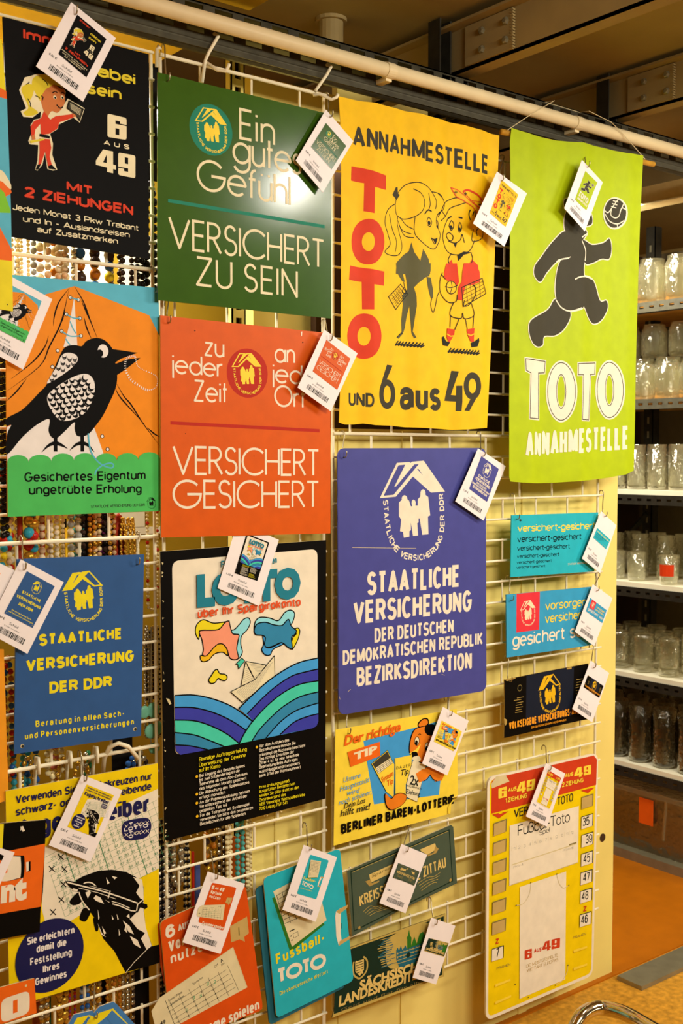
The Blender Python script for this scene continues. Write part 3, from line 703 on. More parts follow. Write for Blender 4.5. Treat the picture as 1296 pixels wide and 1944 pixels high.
# ------------------------------------------------------------------ bird sign
s = Art(A2, [(38,72),(1060,165),(1075,1660),(50,1700)], .022, frame='up'); ARTS['bird'] = s
s.board('orange', .003)
s.part('picture')
s.poly([(38,72),(1060,165),(1073,495),(1000,348),(500,152),(310,206),(38,300)], 'sky')
s.poly([(45,1100),(120,1060),(330,1040),(500,1060),(625,1085),(660,1180),(692,1270),(702,1330),(49,1330)], 'white')
s.poly([(497,225),(508,400),(518,550),(425,562),(460,430)], 'white')
F_ = [[(465,165),(395,260),(365,350),(358,420)],[(460,180),(435,300),(400,420),(330,560),(265,690),(42,860)],[(440,280),(420,370),(385,450)],[(325,485),(300,560),(220,660),(75,775)],[(180,770),(110,860),(42,925)],[(500,155),(560,260),(600,370),(652,500)],[(565,365),(580,430),(612,505)],[(545,250),(585,340),(620,420)],[(778,800),(830,890),(880,950),(960,1075),(1072,1225)],[(775,840),(800,890),(860,960),(970,1080)],[(985,1100),(1030,1140),(1072,1165)]]
for f in F_: s.line(f, 'black', 10, smooth=True, taper=True)
s.up()
for x, y in ((471,229),(525,244),(445,341),(535,368),(413,455),(542,486),(386,585),(351,694),(685,1160),(721,1247)): s.circ(x, y, 14, 'black', 0)
s.up()
for x, y in ((471,229),(525,244),(445,341),(535,368),(413,455),(542,486),(386,585),(351,694),(685,1160),(721,1247)): s.circ(x, y, 10, 'white', 0)
s.up()
for f in ([(471,229),(500,238),(525,244)],[(445,341),(490,366),(535,368)],[(470,390),(490,440),(510,470)],[(413,455),(470,488),(542,486)],[(440,505),(455,530),(470,545)]): s.line(f, 'sky', 8, smooth=True)
s.up()
# bird
s.poly([(548,555),(580,520),(640,500),(700,515),(748,565),(768,620),(775,690),(785,770),(770,850),(730,940),(690,1020),(640,1090),(585,1150),(520,1158),(500,1110),(498,1065),(430,1130),(380,1172),(345,1165),(325,1120),(330,1045),(250,1080),(150,1165),(45,1282),(47,1150),(75,1085),(44,1090),(44,1040),(150,980),(260,870),(320,800),(400,620),(440,560),(500,548)], 'black', True, up=0)
s.poly([(735,572),(922,600),(880,614),(810,640),(750,680),(730,640)], 'black', up=0); s.poly([(740,685),(790,668),(845,645),(942,633),(905,662),(840,712),(775,755)], 'black', up=0)
s.line([(372,1150),(372,1262)], 'black', 26); s.line([(550,1140),(552,1262)], 'black', 26)
s.line([(280,1266),(325,1222),(372,1206),(415,1220),(452,1242)], 'black', 26, smooth=True, taper=True); s.line([(468,1254),(508,1217),(552,1206),(592,1222),(630,1264)], 'black', 26, smooth=True, taper=True)
s.up()
wing = spline([(632,800),(625,900),(570,1000),(480,1050),(400,1050),(340,980),(315,910),(335,865),(420,800),(520,750),(590,745)], True, 6)
s.poly(wing, 'white', up=0); wing2 = spline([(520,650),(480,700),(400,760),(318,806),(330,770),(380,690),(410,622),(450,600),(505,612)], True, 6); s.poly(wing2, 'white')
rr_ = random.Random(4)
for row in range(9):
    for k in range(8):
        x = 335+k*42+(row % 2)*20; y = 770+row*34-(k*6)
        if ((x-475)/165)**2+((y-905)/155)**2 + .55*((x-475)/165)*((y-905)/155) > .84: continue
        an = R(rr_.uniform(-35, 45)); sc_ = rr_.uniform(.85, 1.25); ro = lambda a, b: (x+sc_*(a*math.cos(an)-b*math.sin(an)), y+sc_*(a*math.sin(an)+b*math.cos(an)))
        for d in (0, 9): s.line([ro(-20,-14+d), ro(-8,6+d), ro(10,6+d), ro(19,-12+d)], 'black', 13-d*.5, smooth=True, taper=True)
for x, y in ((430,625),(465,640),(500,640),(420,665),(455,680),(490,670),(390,700),(420,710),(365,745),(345,775)):
    for d in (0, 9): s.line([(x-16, y-10+d), (x-6, y+6+d), (x+8, y+6+d), (x+15, y-8+d)], 'black', 8, smooth=True, taper=True)
s.circ(690,588,44,'white', sq=.9); s.circ(668,603,25,'black'); 
nb = spline([(890,620),(848,640),(838,700),(868,770),(930,822),(990,850),(1042,832),(1055,780),(1030,745),(960,715),(920,685),(905,630)], True, 9)
for i in range(0, len(nb), 2):
    d = (nb[(i+1) % len(nb)][0]-nb[i][0], nb[(i+1) % len(nb)][1]-nb[i][1]); wd = 16 if i < 46 or i > 96 else 7
    s.line([nb[i], (nb[i][0]+d[0]*.75, nb[i][1]+d[1]*.75)], 'white', wd)
s.up()
cus = [(48,1330),(192,1336),(345,1326),(495,1319),(640,1322),(782,1322),(927,1318),(1073,1310)]; top_ = []
for (x0, y0), (x1, y1) in zip(cus, cus[1:]):
    for i in range(9):
        a = math.pi*(1-i/8); top_.append(((x0+x1)/2+(x1-x0)/2*math.cos(a), (y0+y1)/2-48*math.sin(a)))
s.poly(top_+[(1075,1660),(50,1700)], 'grass')
s.line([(590,1140),(598,1220),(615,1275),(650,1325),(690,1355),(745,1372),(760,1352),(735,1340),(685,1355),(645,1388),(635,1418)], 'sky', 10, smooth=True, up=1)
s.part('lettering')
s.gt('Gesichertes Eigentum', 162,1467, 975,1450, 64,'black', .17); s.gt('ungetrübte Erholung', 192,1552, 948,1541, 64,'black', .17)
s.gt('STAATLICHE VERSICHERUNG DER DDR', 608,1641, 970,1628, 19,'ink', .14)
s.part('emblem'); emblem(s, 1012,1608, 60,'black','grass')
s.finish('insurance_sign', 'orange and green sign of a black bird holding a necklace in its beak', 'sign', 'shop signs')
# ------------------------------------------------------------------ blue sign with yellow words
s = Art(A3, [(125,124),(1073,88),(1051,1440),(105,1578)], .028, frame='up'); ARTS['blue'] = s
s.board('blue', .003)
s.part('emblem'); emblem(s, 622,405, 305,'lemon','blue', style='R')
s.part('lettering')
s.gt('STAATLICHE', 290,773, 910,720, 88,'lemon', .25); s.gt('VERSICHERUNG', 195,962, 997,886, 90,'lemon', .25); s.gt('DER DDR', 368,1126, 836,1076, 86,'lemon', .25)
s.gt('Beratung in allen Sach-', 265,1376, 926,1294, 46,'lemon', .19, gap=.5); s.gt('und Personenversicherungen', 185,1469, 997,1357, 46,'lemon', .19, gap=.5)
s.part('screw_hole')
for x, y in ((166,1517),(1006,1390)): s.circ(x, y, 15, 'sand', n=14); s.circ(x+2, y+2, 11, 'ink', n=14)
s.finish('insurance_sign', 'blue insurance sign with yellow letters, hanging below the bird sign', 'sign', 'shop signs')
# ------------------------------------------------------------------ pen sign
s = Art(A4, [(40,272),(1133,72),(1146,1503),(68,1828)], .024, frame='up'); ARTS['pen'] = s
s.board('yellow', .003, edge='sand')
s.part('picture')
s.poly([(1133,255),(1141,828),(1008,892),(505,1205),(322,1205),(300,1120),(310,680),(600,500)], 'ivory')
O_ = Vector((322,748)); E1 = Vector((45.5,-23.4)); E2 = Vector((14.4,42.6))
fm = lambda u, v: tuple(O_+E1*u+E2*v)
for v in range(11): s.line([fm(0,v), fm(17.6,v)], 'formgreen', 2)
for u in range(0, 18): s.line([fm(u,0 if u > 1 else 3), fm(u,10)], 'formgreen', 6 if u % 5 == 3 else 2)
s.up()
for b in range(4):
    for c in range(5):
        for r in range(10):
            n_ = c*10+r+1
            if n_ > 49: continue
            u = b*5-1.5+c; q = fm(u+.15, r+.85); e = fm(u+.85, r+.85)
            if u < .2 or u > 17 or q[0] > 1110 or q[1] > 1180 or (q[0] > 880 and q[1] < 640) or (q[0] < 590 and q[1] < 690): continue
            if q[1] > 850 and q[0] > 560+(q[1]-850)*.05: continue
            s.gt(str(n_), q[0], q[1], e[0] if n_ > 9 else q[0]+14, e[1] if n_ > 9 else q[1]-7, 20, 'formgreen', .13)
s.up()
for x, y in ((437,745),(372,830),(462,832),(455,940),(440,1050),(380,1140)):
    s.line([(x-22,y-20),(x+20,y+20)], 'black', 7); s.line([(x-18,y+22),(x+18,y-22)], 'black', 7)
s.up()
s.poly([(545,910),(600,880),(700,845),(800,835),(900,850),(970,885),(1010,920),(1030,960),(1030,1100),(1045,1250),(1092,1385),(1145,1372),(1146,1503),(1060,1530),(900,1572),(820,1420),(740,1330),(690,1200),(640,1130),(590,1060),(565,990)], 'black')
s.poly([(500,1060),(560,1000),(590,1040),(570,1080),(520,1090)], 'black', True); s.poly([(570,1180),(600,1110),(650,1130),(620,1200),(590,1205)], 'black', True); s.poly([(668,1185),(700,1200),(704,1268),(684,1270)], 'black', True)
s.poly([(955,888),(1018,905),(1028,970),(1030,1130),(1045,1250),(1088,1382),(1052,1410),(1010,1330),(1040,1290),(985,1260),(930,1190),(990,1130),(1005,1040),(975,1000),(1000,950)], 'ivory')
for p_ in ([(670,1040),(700,1000),(745,1080),(690,1060)],[(880,1200),(930,1240),(960,1300),(920,1280)],[(930,1310),(985,1340),(1010,1400),(960,1370)],[(700,1220),(730,1290),(760,1320),(725,1300)],[(760,890),(785,930),(770,940)],[(800,880),(840,890),(820,905)],[(600,980),(640,950),(620,1010)],[(800,1160),(815,1190),(805,1195)]): s.poly(p_, 'ivory', up=0)
s.up()
s.line([(640,1125),(590,1060),(567,990),(600,935),(650,928),(692,960),(735,1030),(785,1068)], 'ivory', 8, smooth=True); s.up()
s.poly([(462,918),(500,915),(620,940),(800,975),(1015,1045),(1030,1060),(985,1145),(960,1140),(790,1070),(690,1020),(540,990),(500,960)], 'black')
s.poly([(1010,1070),(1055,1085),(1058,1105),(1040,1118),(1005,1105)], 'black')
s.line([(480,925),(560,945),(720,985),(860,1030),(985,1075)], 'ivory', 9); s.line([(520,975),(555,985)], 'ivory', 14); s.line([(805,1080),(860,1095),(940,1130),(972,1132)], 'ivory', 8); s.line([(800,1062),(850,1075),(930,1110)], 'ivory', 5)
for h in ([(610,1000),(640,985),(650,1000),(628,1040)],[(700,1120),(712,1180),(704,1195)],[(835,1150),(850,1190),(842,1196)],[(900,1230),(912,1290),(890,1270)],[(960,1200),(990,1180),(1000,1240),(975,1250)],[(850,1260),(862,1300),(852,1310)],[(730,1240),(760,1290),(745,1300)],[(905,1170),(925,1150),(930,1185)]): s.poly(h, 'ivory', up=0)
s.line([(560,965),(700,1000),(830,1045)], 'ivory', 4); s.line([(640,950),(790,990)], 'ivory', 3)
s.line([(790,985),(775,1040)], 'ivory', 8); s.line([(1020,1055),(985,1085),(978,1130)], 'ivory', 9); s.line([(900,1575),(960,1500),(1052,1408)], 'ivory', 5)
s.part('speech_circle')
s.circ(358,1450,260,'royal', sq=.985)
for t_, a in (('Sie erleichtern',(193,1378,533,1291)),('damit die',(260,1432,475,1379)),('Feststellung',(215,1525,514,1450)),('Ihres',(306,1577,426,1545)),('Gewinnes',(250,1669,478,1605))): s.gt(t_, *a, 54,'white', .18)
s.part('emblem')
cc = [(873,548),(885,500),(920,480),(1030,462),(1070,475),(1084,520),(1070,575),(1030,610),(930,625),(890,610)]
s.poly(cc, 'royal', True)
for y in (512, 572):
    for x in (905, 935, 965, 995, 1025, 1055):
        dy = -(x-975)*.18
        s.line([(x-12,y-12+dy),(x+12,y+12+dy)], 'ivory', 4); s.line([(x-12,y+12+dy),(x+12,y-12+dy)], 'ivory', 4)
s.up(); s.poly([(918,500),(958,492),(958,610),(918,616)], 'royal'); s.poly([(885,535),(1062,503),(1062,535),(885,568)], 'royal')
s.gt('LOTTO', 888,562, 1060,530, 28,'white', .26); s.gt('T', 922,524, 952,518, 26,'white', .28); s.gt('T', 922,586, 952,581, 24,'white', .28); s.gt('O', 920,610, 954,605, 26,'white', .28)
s.part('lettering')
s.gt('Verwenden Sie zum Ankreuzen nur', 112,362, 1090,188, 58,'royal', .17); s.gt('schwarz- oder blau-schreibende', 112,450, 1085,260, 58,'royal', .17); s.gt('Kugelschreiber', 112,620, 1075,424, 138,'royal', .2)
s.finish('pen_sign', 'yellow sign with a drawn hand holding a pen and a dark blue circle', 'sign', 'shop signs')
# ------------------------------------------------------------------ LOTTO board
s = Art(A7, [(45,120),(1066,50),(1061,1640),(70,1905)], .022, frame='up'); ARTS['lotto'] = s
s.board('black', .004, edge='sand')
s.part('picture')
P_ = [s.p(*q) for q in ((118,178),(1012,104),(1012,1200),(135,1376))]
s.lpoly(rounded(P_[::-1], .016), 'ivory'); s.up()
def blob(s, pts, col): s.poly(pts, col, True, 6, up=1); s.line(pts, 'black', 7, True, True); s.up()
blob(s, [(262,620),(270,570),(310,540),(370,560),(430,555),(470,548),(440,570),(400,605),(300,605),(285,640),(280,660)], 'lemon')
blob(s, [(292,760),(300,795),(340,790),(380,750),(430,740),(460,760),(455,710),(430,685),(390,695),(330,760)], 'gold')
blob(s, [(475,605),(500,600),(530,570),(560,535),(590,530),(598,560),(580,600),(545,640),(540,690),(550,740),(525,778),(515,720),(525,660),(520,632),(490,625)], 'aqua')
blob(s, [(285,620),(300,605),(400,600),(440,560),(465,548),(475,580),(490,625),(528,632),(522,670),(515,720),(525,775),(495,785),(470,770),(455,720),(430,690),(400,690),(370,715),(330,760),(305,755),(310,720),(300,660)], 'pink')
blob(s, [(622,600),(630,550),(660,525),(720,530),(770,545),(810,495),(845,480),(870,500),(860,550),(838,575),(830,545),(790,578),(740,578),(690,558),(645,570)], 'aqua')
blob(s, [(675,640),(690,650),(690,700),(720,712),(790,680),(800,690),(740,720),(720,755),(690,755),(668,725),(680,690)], 'wlight')
blob(s, [(870,600),(890,590),(902,610),(890,660),(858,720),(850,690),(860,650),(880,625)], 'lemon')
blob(s, [(622,600),(640,565),(690,555),(740,570),(790,575),(820,545),(835,540),(850,580),(880,605),(870,630),(850,650),(855,715),(830,710),(790,680),(740,700),(700,710),(685,690),(690,650),(670,635),(630,630)], 'wmid')
blob(s, [(342,910),(360,880),(380,850),(395,847),(410,870),(440,875),(455,890),(445,912),(420,910),(400,900),(380,925),(355,930)], 'lemon')
for p_, c_ in (([(475,982),(625,908),(745,760),(748,890),(548,1048)],'cream'),([(568,795),(695,818),(625,908)],'cream'),([(568,795),(540,948),(625,908)],'cream'),([(545,775),(508,812),(520,815),(525,842),(562,792)],'wgreen')):
    s.poly(p_, c_); s.line(p_, 'black', 5, True)
for i in range(9): s.line([(590+i*9, 812+i*9),(680-i*3, 822+i*7)], 'grey', 2)
for i in range(11): s.line([(510+i*6, 985+i*5),(735-i*12, 800+i*19)], 'grey', 2)
for i in range(8): s.line([(562-i*3,830+i*14),(575+i*5,826+i*10)], 'grey', 2)
s.poly([(572,812),(600,850),(618,902),(590,850)], 'black'); s.up()
Lw = [[(132,1005),(250,1002),(380,1030),(500,1082),(610,1165)],[(132,1078),(250,1080),(370,1110),(480,1160),(568,1218)],[(132,1155),(250,1160),(350,1190),(450,1240),(527,1300)],[(132,1232),(250,1247),(350,1283),(435,1318)],[(132,1308),(230,1315),(335,1338)]]
Lend = [[(527,1300),(165,1369),(140,1345)],[(527,1300),(165,1369),(140,1345)],[(165,1369),(140,1345)],[(165,1369),(140,1345)],[(165,1369),(140,1345)]]
for a, e, c_ in zip(Lw, Lend, ('wlight','windigo','wgreen','wmid','windigo')):
    q = spline(a, False, 6); s.poly(q+e, c_); s.line(q, 'black', 8)
    s.up()
Rw = [[(525,1085),(600,1010),(700,920),(800,850),(900,800),(1012,774)],[(575,1118),(660,1030),(750,950),(850,885),(940,858),(1012,842)],[(527,1300),(560,1235),(612,1160),(700,1065),(800,985),(900,935),(1012,914)],[(605,1283),(650,1215),(720,1140),(800,1070),(900,1012),(1012,982)],[(690,1265),(780,1165),(880,1095),(1012,1050)],[(775,1245),(860,1170),(940,1135),(1012,1116)]]
for i, (a, c_) in enumerate(zip(Rw, ('wlight','windigo','wgreen','wmid','wlight','windigo'))):
    q = spline(a, False, 6); e = [(1012,1165),(1000,1192),(975,1206)]+([(612,1160)] if i < 2 else [])
    if i == 1: e = [(1012,1165),(1000,1192),(975,1206),(700,1160),(612,1160)]
    s.poly(q+e, c_); s.line(q, 'black', 8); s.up()
s.part('lettering')
s.gt('Fr', 415,218, 455,215, 42,'lottoteal', .17); s.gt('en', 728,195, 757,191, 42,'lottoteal', .17)
s.text('LOTTO', 266,466, 903,406, 198,'lottoteal', .075); s.gt('über Ihr Spargirokonto', 270,530, 904,454, 56,'lred', .2)
s.part('lettering', True)
Lt = [('Bei Eingang des Bestellscheines',280,1508,560,1443),('bis zum 5.Kalendertag ist die',280,1534,528,1474),('Teilnahme ab dem Abo-Zeitraum',280,1560,575,1492),('des folgenden Monats gesichert',280,1587,570,1520),('Die Abbuchung des Spieleinsatzes',280,1616,587,1545),('erfolgt monatlich',280,1643,440,1607),('An der Prämienauslosung nehmen',282,1671,590,1600),('Sie entsprechend der Anzahl der',282,1697,575,1629),('gespielten Tips teil',282,1724,450,1685),('Für die Teilnahme am Systemspiel',285,1752,587,1680),('verwenden Sie bitte den besonderen',285,1778,610,1701),('Bestellschein für alle Spielarten',285,1805,565,1738)]
for t_, a, b, c_, d in Lt: s.gt(t_, a, b, c_, d, 20, 'ivory', .15)
s.part('lettering', True)
for t_, a, b, c_, d in [('Vor dem Ausfüllen des',648,1325,832,1286),('Bestellscheines müssen Sie',648,1352,872,1304),('unbedingt die Rückseite beachten!',648,1380,930,1319),('Das richtige Einsetzen der',648,1405,862,1358),('Ziffer 4 ist für eine fehlerfreie',648,1430,893,1376),('Bearbeitung Ihres Auftrages',648,1455,885,1403),('ausschlaggebend (besonders',648,1482,898,1427),('beim 3.Teil der Kontonummer)',648,1508,902,1452)]: s.gt(t_, a, b, c_, d, 20, 'ivory', .15)
s.part('lettering', True)
for t_, a, b, c_, d in [('Einmalige Auftragserteilung',278,1410,572,1345),('Überweisung der Gewinne',278,1445,565,1380),('auf Ihr Konto',278,1476,410,1446)]: s.gt(t_, a, b, c_, d, 25, 'lemon', .13)
s.part('lettering', True)
for t_, a, b, c_, d in [('Ihren ordnungsgemäß',648,1578,833,1537),('ausgefüllten Bestellschein',648,1603,868,1554),('senden Sie bitte direkt an den',648,1630,893,1576),('Zentralversand des',648,1657,812,1620),('VEB Vereinigte Wettspielbetriebe',648,1684,930,1621),('7010 Leipzig, PSF 541',648,1711,820,1671)]: s.gt(t_, a, b, c_, d, 20, 'lemon', .14)
s.part('bullet')
for x, y in ((265,1502),(265,1610),(265,1665),(267,1746),(633,1321)): s.circ(x, y, 9, 'gold', n=12)
s.part('chipped_edge')
rr_ = random.Random(3)
for i in range(34):
    t_ = rr_.random(); x, y = (47+23*t_, 130+1770*t_) if i % 3 else (75+985*t_, 1900-263*t_)
    s.poly([(x,y),(x+rr_.uniform(3,14),y+rr_.uniform(2,6)),(x+rr_.uniform(0,8),y+rr_.uniform(8,18))], 'sand', up=0)
s.poly([(75,1020),(95,1025),(108,1055),(95,1060)], 'sand')
s.finish('lottery_sign', 'black bordered LOTTO board with blue waves and a paper boat', 'sign', 'shop signs')
# ------------------------------------------------------------------ big blue sign
s = Art(B4, [(74,74),(1066,72),(1071,1700),(80,1866)], .025, frame='up'); ARTS['navy'] = s
s.board('navy', .003, round_=.02)
s.part('emblem'); emblem(s, 585,500, 436,'ivory','navy')
s.part('lettering')
for t_, a in (('STAATLICHE',(270,1063,893,1002,153)),('VERSICHERUNG',(178,1256,971,1168,150)),('DER DEUTSCHEN',(320,1379,850,1309,94)),('DEMOKRATISCHEN REPUBLIK',(107,1530,1046,1393,93)),('BEZIRKSDIREKTION',(200,1675,972,1555,122))): s.gt(t_, *a, 'ivory', .185)
s.part('scratch')
for q in ([(170,740),(600,745)],[(140,1710),(160,1690)],[(770,1590),(790,1598)],[(83,1740),(90,1760)]): s.line(q, 'sand', 2.5)
s.finish('insurance_sign', 'navy blue enamel sign with rounded corners and white letters, right of centre', 'sign', 'shop signs')
# ------------------------------------------------------------------ yellow TOTO banner
def folder(fn, step=.009):
    def go(me):
        bm = bmesh.new(); bm.from_mesh(me)
        xs = [v.co.x for v in bm.verts]; a = math.floor(min(xs)/step)
        while a*step < max(xs):
            bmesh.ops.bisect_plane(bm, geom=bm.verts[:]+bm.edges[:]+bm.faces[:], plane_co=(a*step,0,0), plane_no=(1,0,0), dist=1e-7); a += 1
        for v in bm.verts:
            k = v.co.x/step; i = math.floor(k+1e-6); f = max(0, k-i); v.co.z += fn(i*step)*(1-f)+fn((i+1)*step)*f
        bm.to_mesh(me); bm.free()
        me.polygons.foreach_set('use_smooth', [True]*len(me.polygons))
    return go
s = Art(B1, [(46,44),(1116,300),(1110,1000),(60,1000)], .034, frame='up'); ARTS['banner'] = s
px2 = lambda x, y: (630+x/B1[2], 170+y/B1[2])
s.crop(PXC)
edge_l = [(643,183),(646,230),(648,330),(648,420),(648,520),(647,640),(646,740),(643.5,802)]
bot = [(643.5,802),(655,806),(672,806),(690,804),(710,807),(740,808),(770,811),(800,812),(830,814),(860,816),(890,815),(926,812)]
edge_r = [(926,812),(929,760),(932,700),(936,620),(939,540),(941,470),(944,380),(948,257)]
top = [(948,257),(880,238),(800,217),(720,198),(643,183)]
s.board('banner', .0012, pts=edge_l+bot[1:]+edge_r[1:]+top[1:-1], name='cloth')
s.part('lettering'); s.crop(B1)
s.gt('ANNAHMESTELLE', 145,374, 1045,566, 133,'charcoal', .19)
T_ = lambda q: s.poly(q, 'lred')
def letT(q):  # bar tl,tr ; stem bottom
    s.poly(q, 'scarlet', up=0)
s.part('lettering', True)
letT([(133,508),(200,520),(358,572),(357,668),(279,650),(276,824),(212,808),(216,622),(130,604)])
s.crop(B1); s.part('lettering', True)
def ringO(cx, cy, rx, ry, ix, iy, col):
    n = 40; o_ = [s.p(cx+rx*math.cos(2*math.pi*i/n), cy+ry*math.sin(2*math.pi*i/n)) for i in range(n)]; h_ = [s.p(cx+ix*math.cos(2*math.pi*i/n), cy+iy*math.sin(2*math.pi*i/n)) for i in range(n)]
    s.lpoly(o_, col, [h_])
ringO(240,1012,107,152,37,62,'scarlet')
s.part('lettering', True); s.crop(B2); letT([(130,14),(366,58),(362,158),(290,148),(290,325),(215,322),(213,130),(122,115)]); s.part('lettering', True); ringO(226,512,118,160,40,66,'scarlet')
s.part('lettering'); s.gt('UND', 119,1000, 290,1012, 98,'charcoal', .19)
s.part('lettering', True); s.poly([(385,712),(425,718),(352,890),(330,880)], 'charcoal', up=0); ringO(386,920,60,104,26,60,'charcoal')
s.part('lettering'); s.gt('aus', 482,1030, 762,1038, 208,'charcoal', .2)
s.part('lettering', True); s.poly([(846,754),(890,760),(843,925),(872,928),(874,860),(912,860),(912,972),(906,1040),(870,1038),(872,972),(795,966)], 'charcoal', up=0); ringO(982,862,62,96,26,52,'charcoal'); s.poly([(1040,890),(962,1038),(925,1036),(985,925)], 'charcoal', up=0)
s.up()
s.part('figure_picture'); s.crop(B1)
L_ = lambda q, wd=6, c_='ink': s.line(q, c_, wd, smooth=True)
# woman with a ponytail, line drawing
L_([(420,765),(440,690),(500,630),(570,618),(630,645),(660,680)]); L_([(420,765),(430,830),(480,860),(550,845),(600,800),(610,740),(585,690),(540,660)])
L_([(420,760),(370,800),(350,880),(370,960),(385,1030),(350,1080),(400,1105),(450,1095),(472,1040),(450,950),(435,890),(440,840)]); L_([(380,830),(400,930),(430,1010),(420,1080)]); L_([(440,870),(470,930),(530,960)]); L_([(460,850),(500,900),(545,930)]); L_([(450,900),(490,970),(545,985)])
L_([(660,680),(720,700),(752,760),(740,800)]); L_([(700,690),(745,730)]); L_([(640,690),(650,760),(640,800)]); L_([(660,680),(690,740),(685,795)])
L_([(740,800),(700,830),(690,880),(705,930),(718,970),(700,1030),(670,1062),(610,1030),(560,980),(545,930),(550,850)])
L_([(610,830),(635,802),(660,812)], 10); L_([(700,830),(720,820)], 8); L_([(625,880),(640,850),(660,880),(650,910),(630,900)]); s.circ(642,888,14,'ink'); L_([(655,985),(675,1000),(695,990),(680,1028),(655,985)]); L_([(690,870),(700,880),(700,920),(690,905)]); 
s.poly([(665,992),(695,994),(682,1025)], 'ink'); s.poly([(400,700),(425,648),(438,650),(440,690),(455,700),(430,735)], 'charcoal')
s.poly([(530,1015),(545,1080),(580,1140),(600,1060),(640,1130),(650,1226),(425,1226),(430,1150),(480,1100),(515,1075)], 'darkgrey')
s.crop(B2)
s.poly([(450,0),(690,0),(690,50),(680,90),(650,100),(600,140),(575,170),(590,230),(592,300),(578,400),(568,480),(590,522),(575,528),(560,490),(548,300),(530,380),(520,450),(505,495),(470,530),(455,520),(495,480),(492,400),(505,290),(500,230),(535,180),(530,120),(520,60),(495,40),(520,130),(500,125),(455,60)], 'darkgrey')
s.poly([(660,95),(690,100),(705,180),(708,240),(690,245),(670,170)], 'darkgrey')
L_([(455,522),(480,500),(500,490)]); L_([(700,240),(690,290),(705,345),(720,310),(735,235),(750,200)]); 
tk = [(395,235),(487,145),(540,215),(447,325)]; s.line(tk, 'ink', 6, True)
for i in range(1, 6): s.line([(405+i*14, 228-i*14+8),(455+i*14, 300-i*16)], 'ink', 3); s.line([(412+i*7, 240+i*12),(480+i*8, 168+i*11)], 'ink', 3)
L_([(510,130),(520,170),(530,210),(500,200),(515,165)])
for x0, y0, w_, n_ in ((445,575,190,9),(822,625,205,10)):
    for i in range(n_): s.line([(x0+i*w_/n_, y0+i*2),(x0+(i+1.1)*w_/n_, y0-30+i*2)], 'ink', 11); s.line([(x0+i*w_/n_, y0+2+i*2),(x0+(i+1.4)*w_/n_, y0-14+i*2)], 'ink', 9)
# man in the red jacket, line drawing
s.crop(B1)
L_([(760,745),(820,720),(890,725),(930,760),(950,830),(945,890),(975,920),(1000,950),(990,990),(950,1010),(925,1000),(935,930)]); L_([(720,875),(760,840),(790,790),(850,765),(910,745)]); L_([(740,780),(700,850)]); L_([(760,745),(730,800),(760,840)])
L_([(780,850),(745,930),(740,1000),(770,1070),(820,1098),(880,1090),(920,1060),(945,1000)]); L_([(785,905),(800,870),(815,900),(800,935),(785,905)]); L_([(838,920),(848,885),(858,920),(845,950),(838,920)]); s.circ(797,915,13,'ink'); s.circ(845,930,12,'ink')
L_([(765,965),(785,950),(810,975),(800,1005),(775,990),(765,965)]); L_([(780,1005),(820,1020),(850,1000),(860,965),(875,1020)]); s.poly([(812,1020),(832,1022),(822,1050)], 'ink')
L_([(780,855),(800,842)], 9); L_([(840,850),(862,856)], 9); L_([(915,800),(905,830),(915,870)], 9); L_([(940,810),(930,840)], 9)
L_([(975,920),(955,940),(960,975)])
cp = [(797,650),(830,665),(905,735),(985,800),(965,830),(930,780),(830,715)]; s.poly(cp, 'gold'); s.line(cp, 'lred', 7, True); L_([(865,680),(900,670),(960,700),(1000,750)], 13, 'scarlet')
for x, y in ((825,682),(882,695),(932,750),(978,768)): s.line([(x-10,y),(x+10,y)], 'ink', 5); s.line([(x,y-12),(x,y+12)], 'ink', 5)
s.line([(865,680),(985,800)], 'lred', 5); s.line([(905,735),(990,750)], 'lred', 4)
s.poly([(800,1130),(830,1226),(760,1226),(775,1160)], 'scarlet'); s.poly([(925,1130),(965,1170),(970,1226),(870,1226)], 'scarlet'); L_([(800,1090),(780,1140),(820,1220)]); L_([(920,1090),(928,1140),(870,1220)]); s.poly([(832,1100),(870,1078),(928,1085),(870,1100),(838,1140)], 'ink')
s.crop(B2)
s.poly([(810,0),(878,0),(890,130),(880,160),(830,125),(790,105),(790,60)], 'scarlet'); s.poly([(920,0),(1005,0),(1030,60),(1035,130),(990,150),(930,160),(910,260),(880,255),(885,170),(905,130),(910,60)], 'scarlet')
s.circ(842,168,45,'banner', sq=.95); s.ring(842,168,45,'ink',6); L_([(800,160),(840,170),(880,155)]); L_([(842,125),(848,168),(835,210)])
L_([(775,65),(755,120),(760,210),(820,270),(870,270),(880,220)]); L_([(770,80),(800,110)]); L_([(985,150),(1005,180),(1000,230),(960,290),(920,300),(925,260)])
bk = [(905,170),(1050,105),(1083,210),(915,305)]; s.line(bk, 'ink', 6, True)
for i in range(1, 5): s.line([(905+i*3,170+i*27),(1050+i*7,105+i*21)], 'ink', 3); s.line([(905+i*30,170-i*13),(920+i*30,300-i*16)], 'ink', 3)
L_([(860,270),(835,360),(900,388),(912,350),(925,390),(992,365),(970,270)]); L_([(840,360),(835,450)]); L_([(890,390),(865,465)]); L_([(930,390),(945,465)]); L_([(990,370),(985,455)])
s.poly([(815,455),(865,465),(862,500),(830,560),(812,520)], 'scarlet'); s.poly([(940,465),(995,455),(992,500),(990,560),(965,545),(945,500)], 'scarlet'); s.line([(812,495),(840,512),(865,508)], 'banner', 8); s.line([(945,498),(970,508),(995,495)], 'banner', 8)
s.poly([(770,520),(785,512),(805,545),(835,555),(820,582),(780,575)], 'ink'); s.poly([(970,560),(1000,545),(1025,525),(1028,548),(1015,585),(975,590)], 'ink')
s.up()
bwave = lambda x: .0028*math.sin(x*46+.6)+.0014*math.sin(x*97+2)
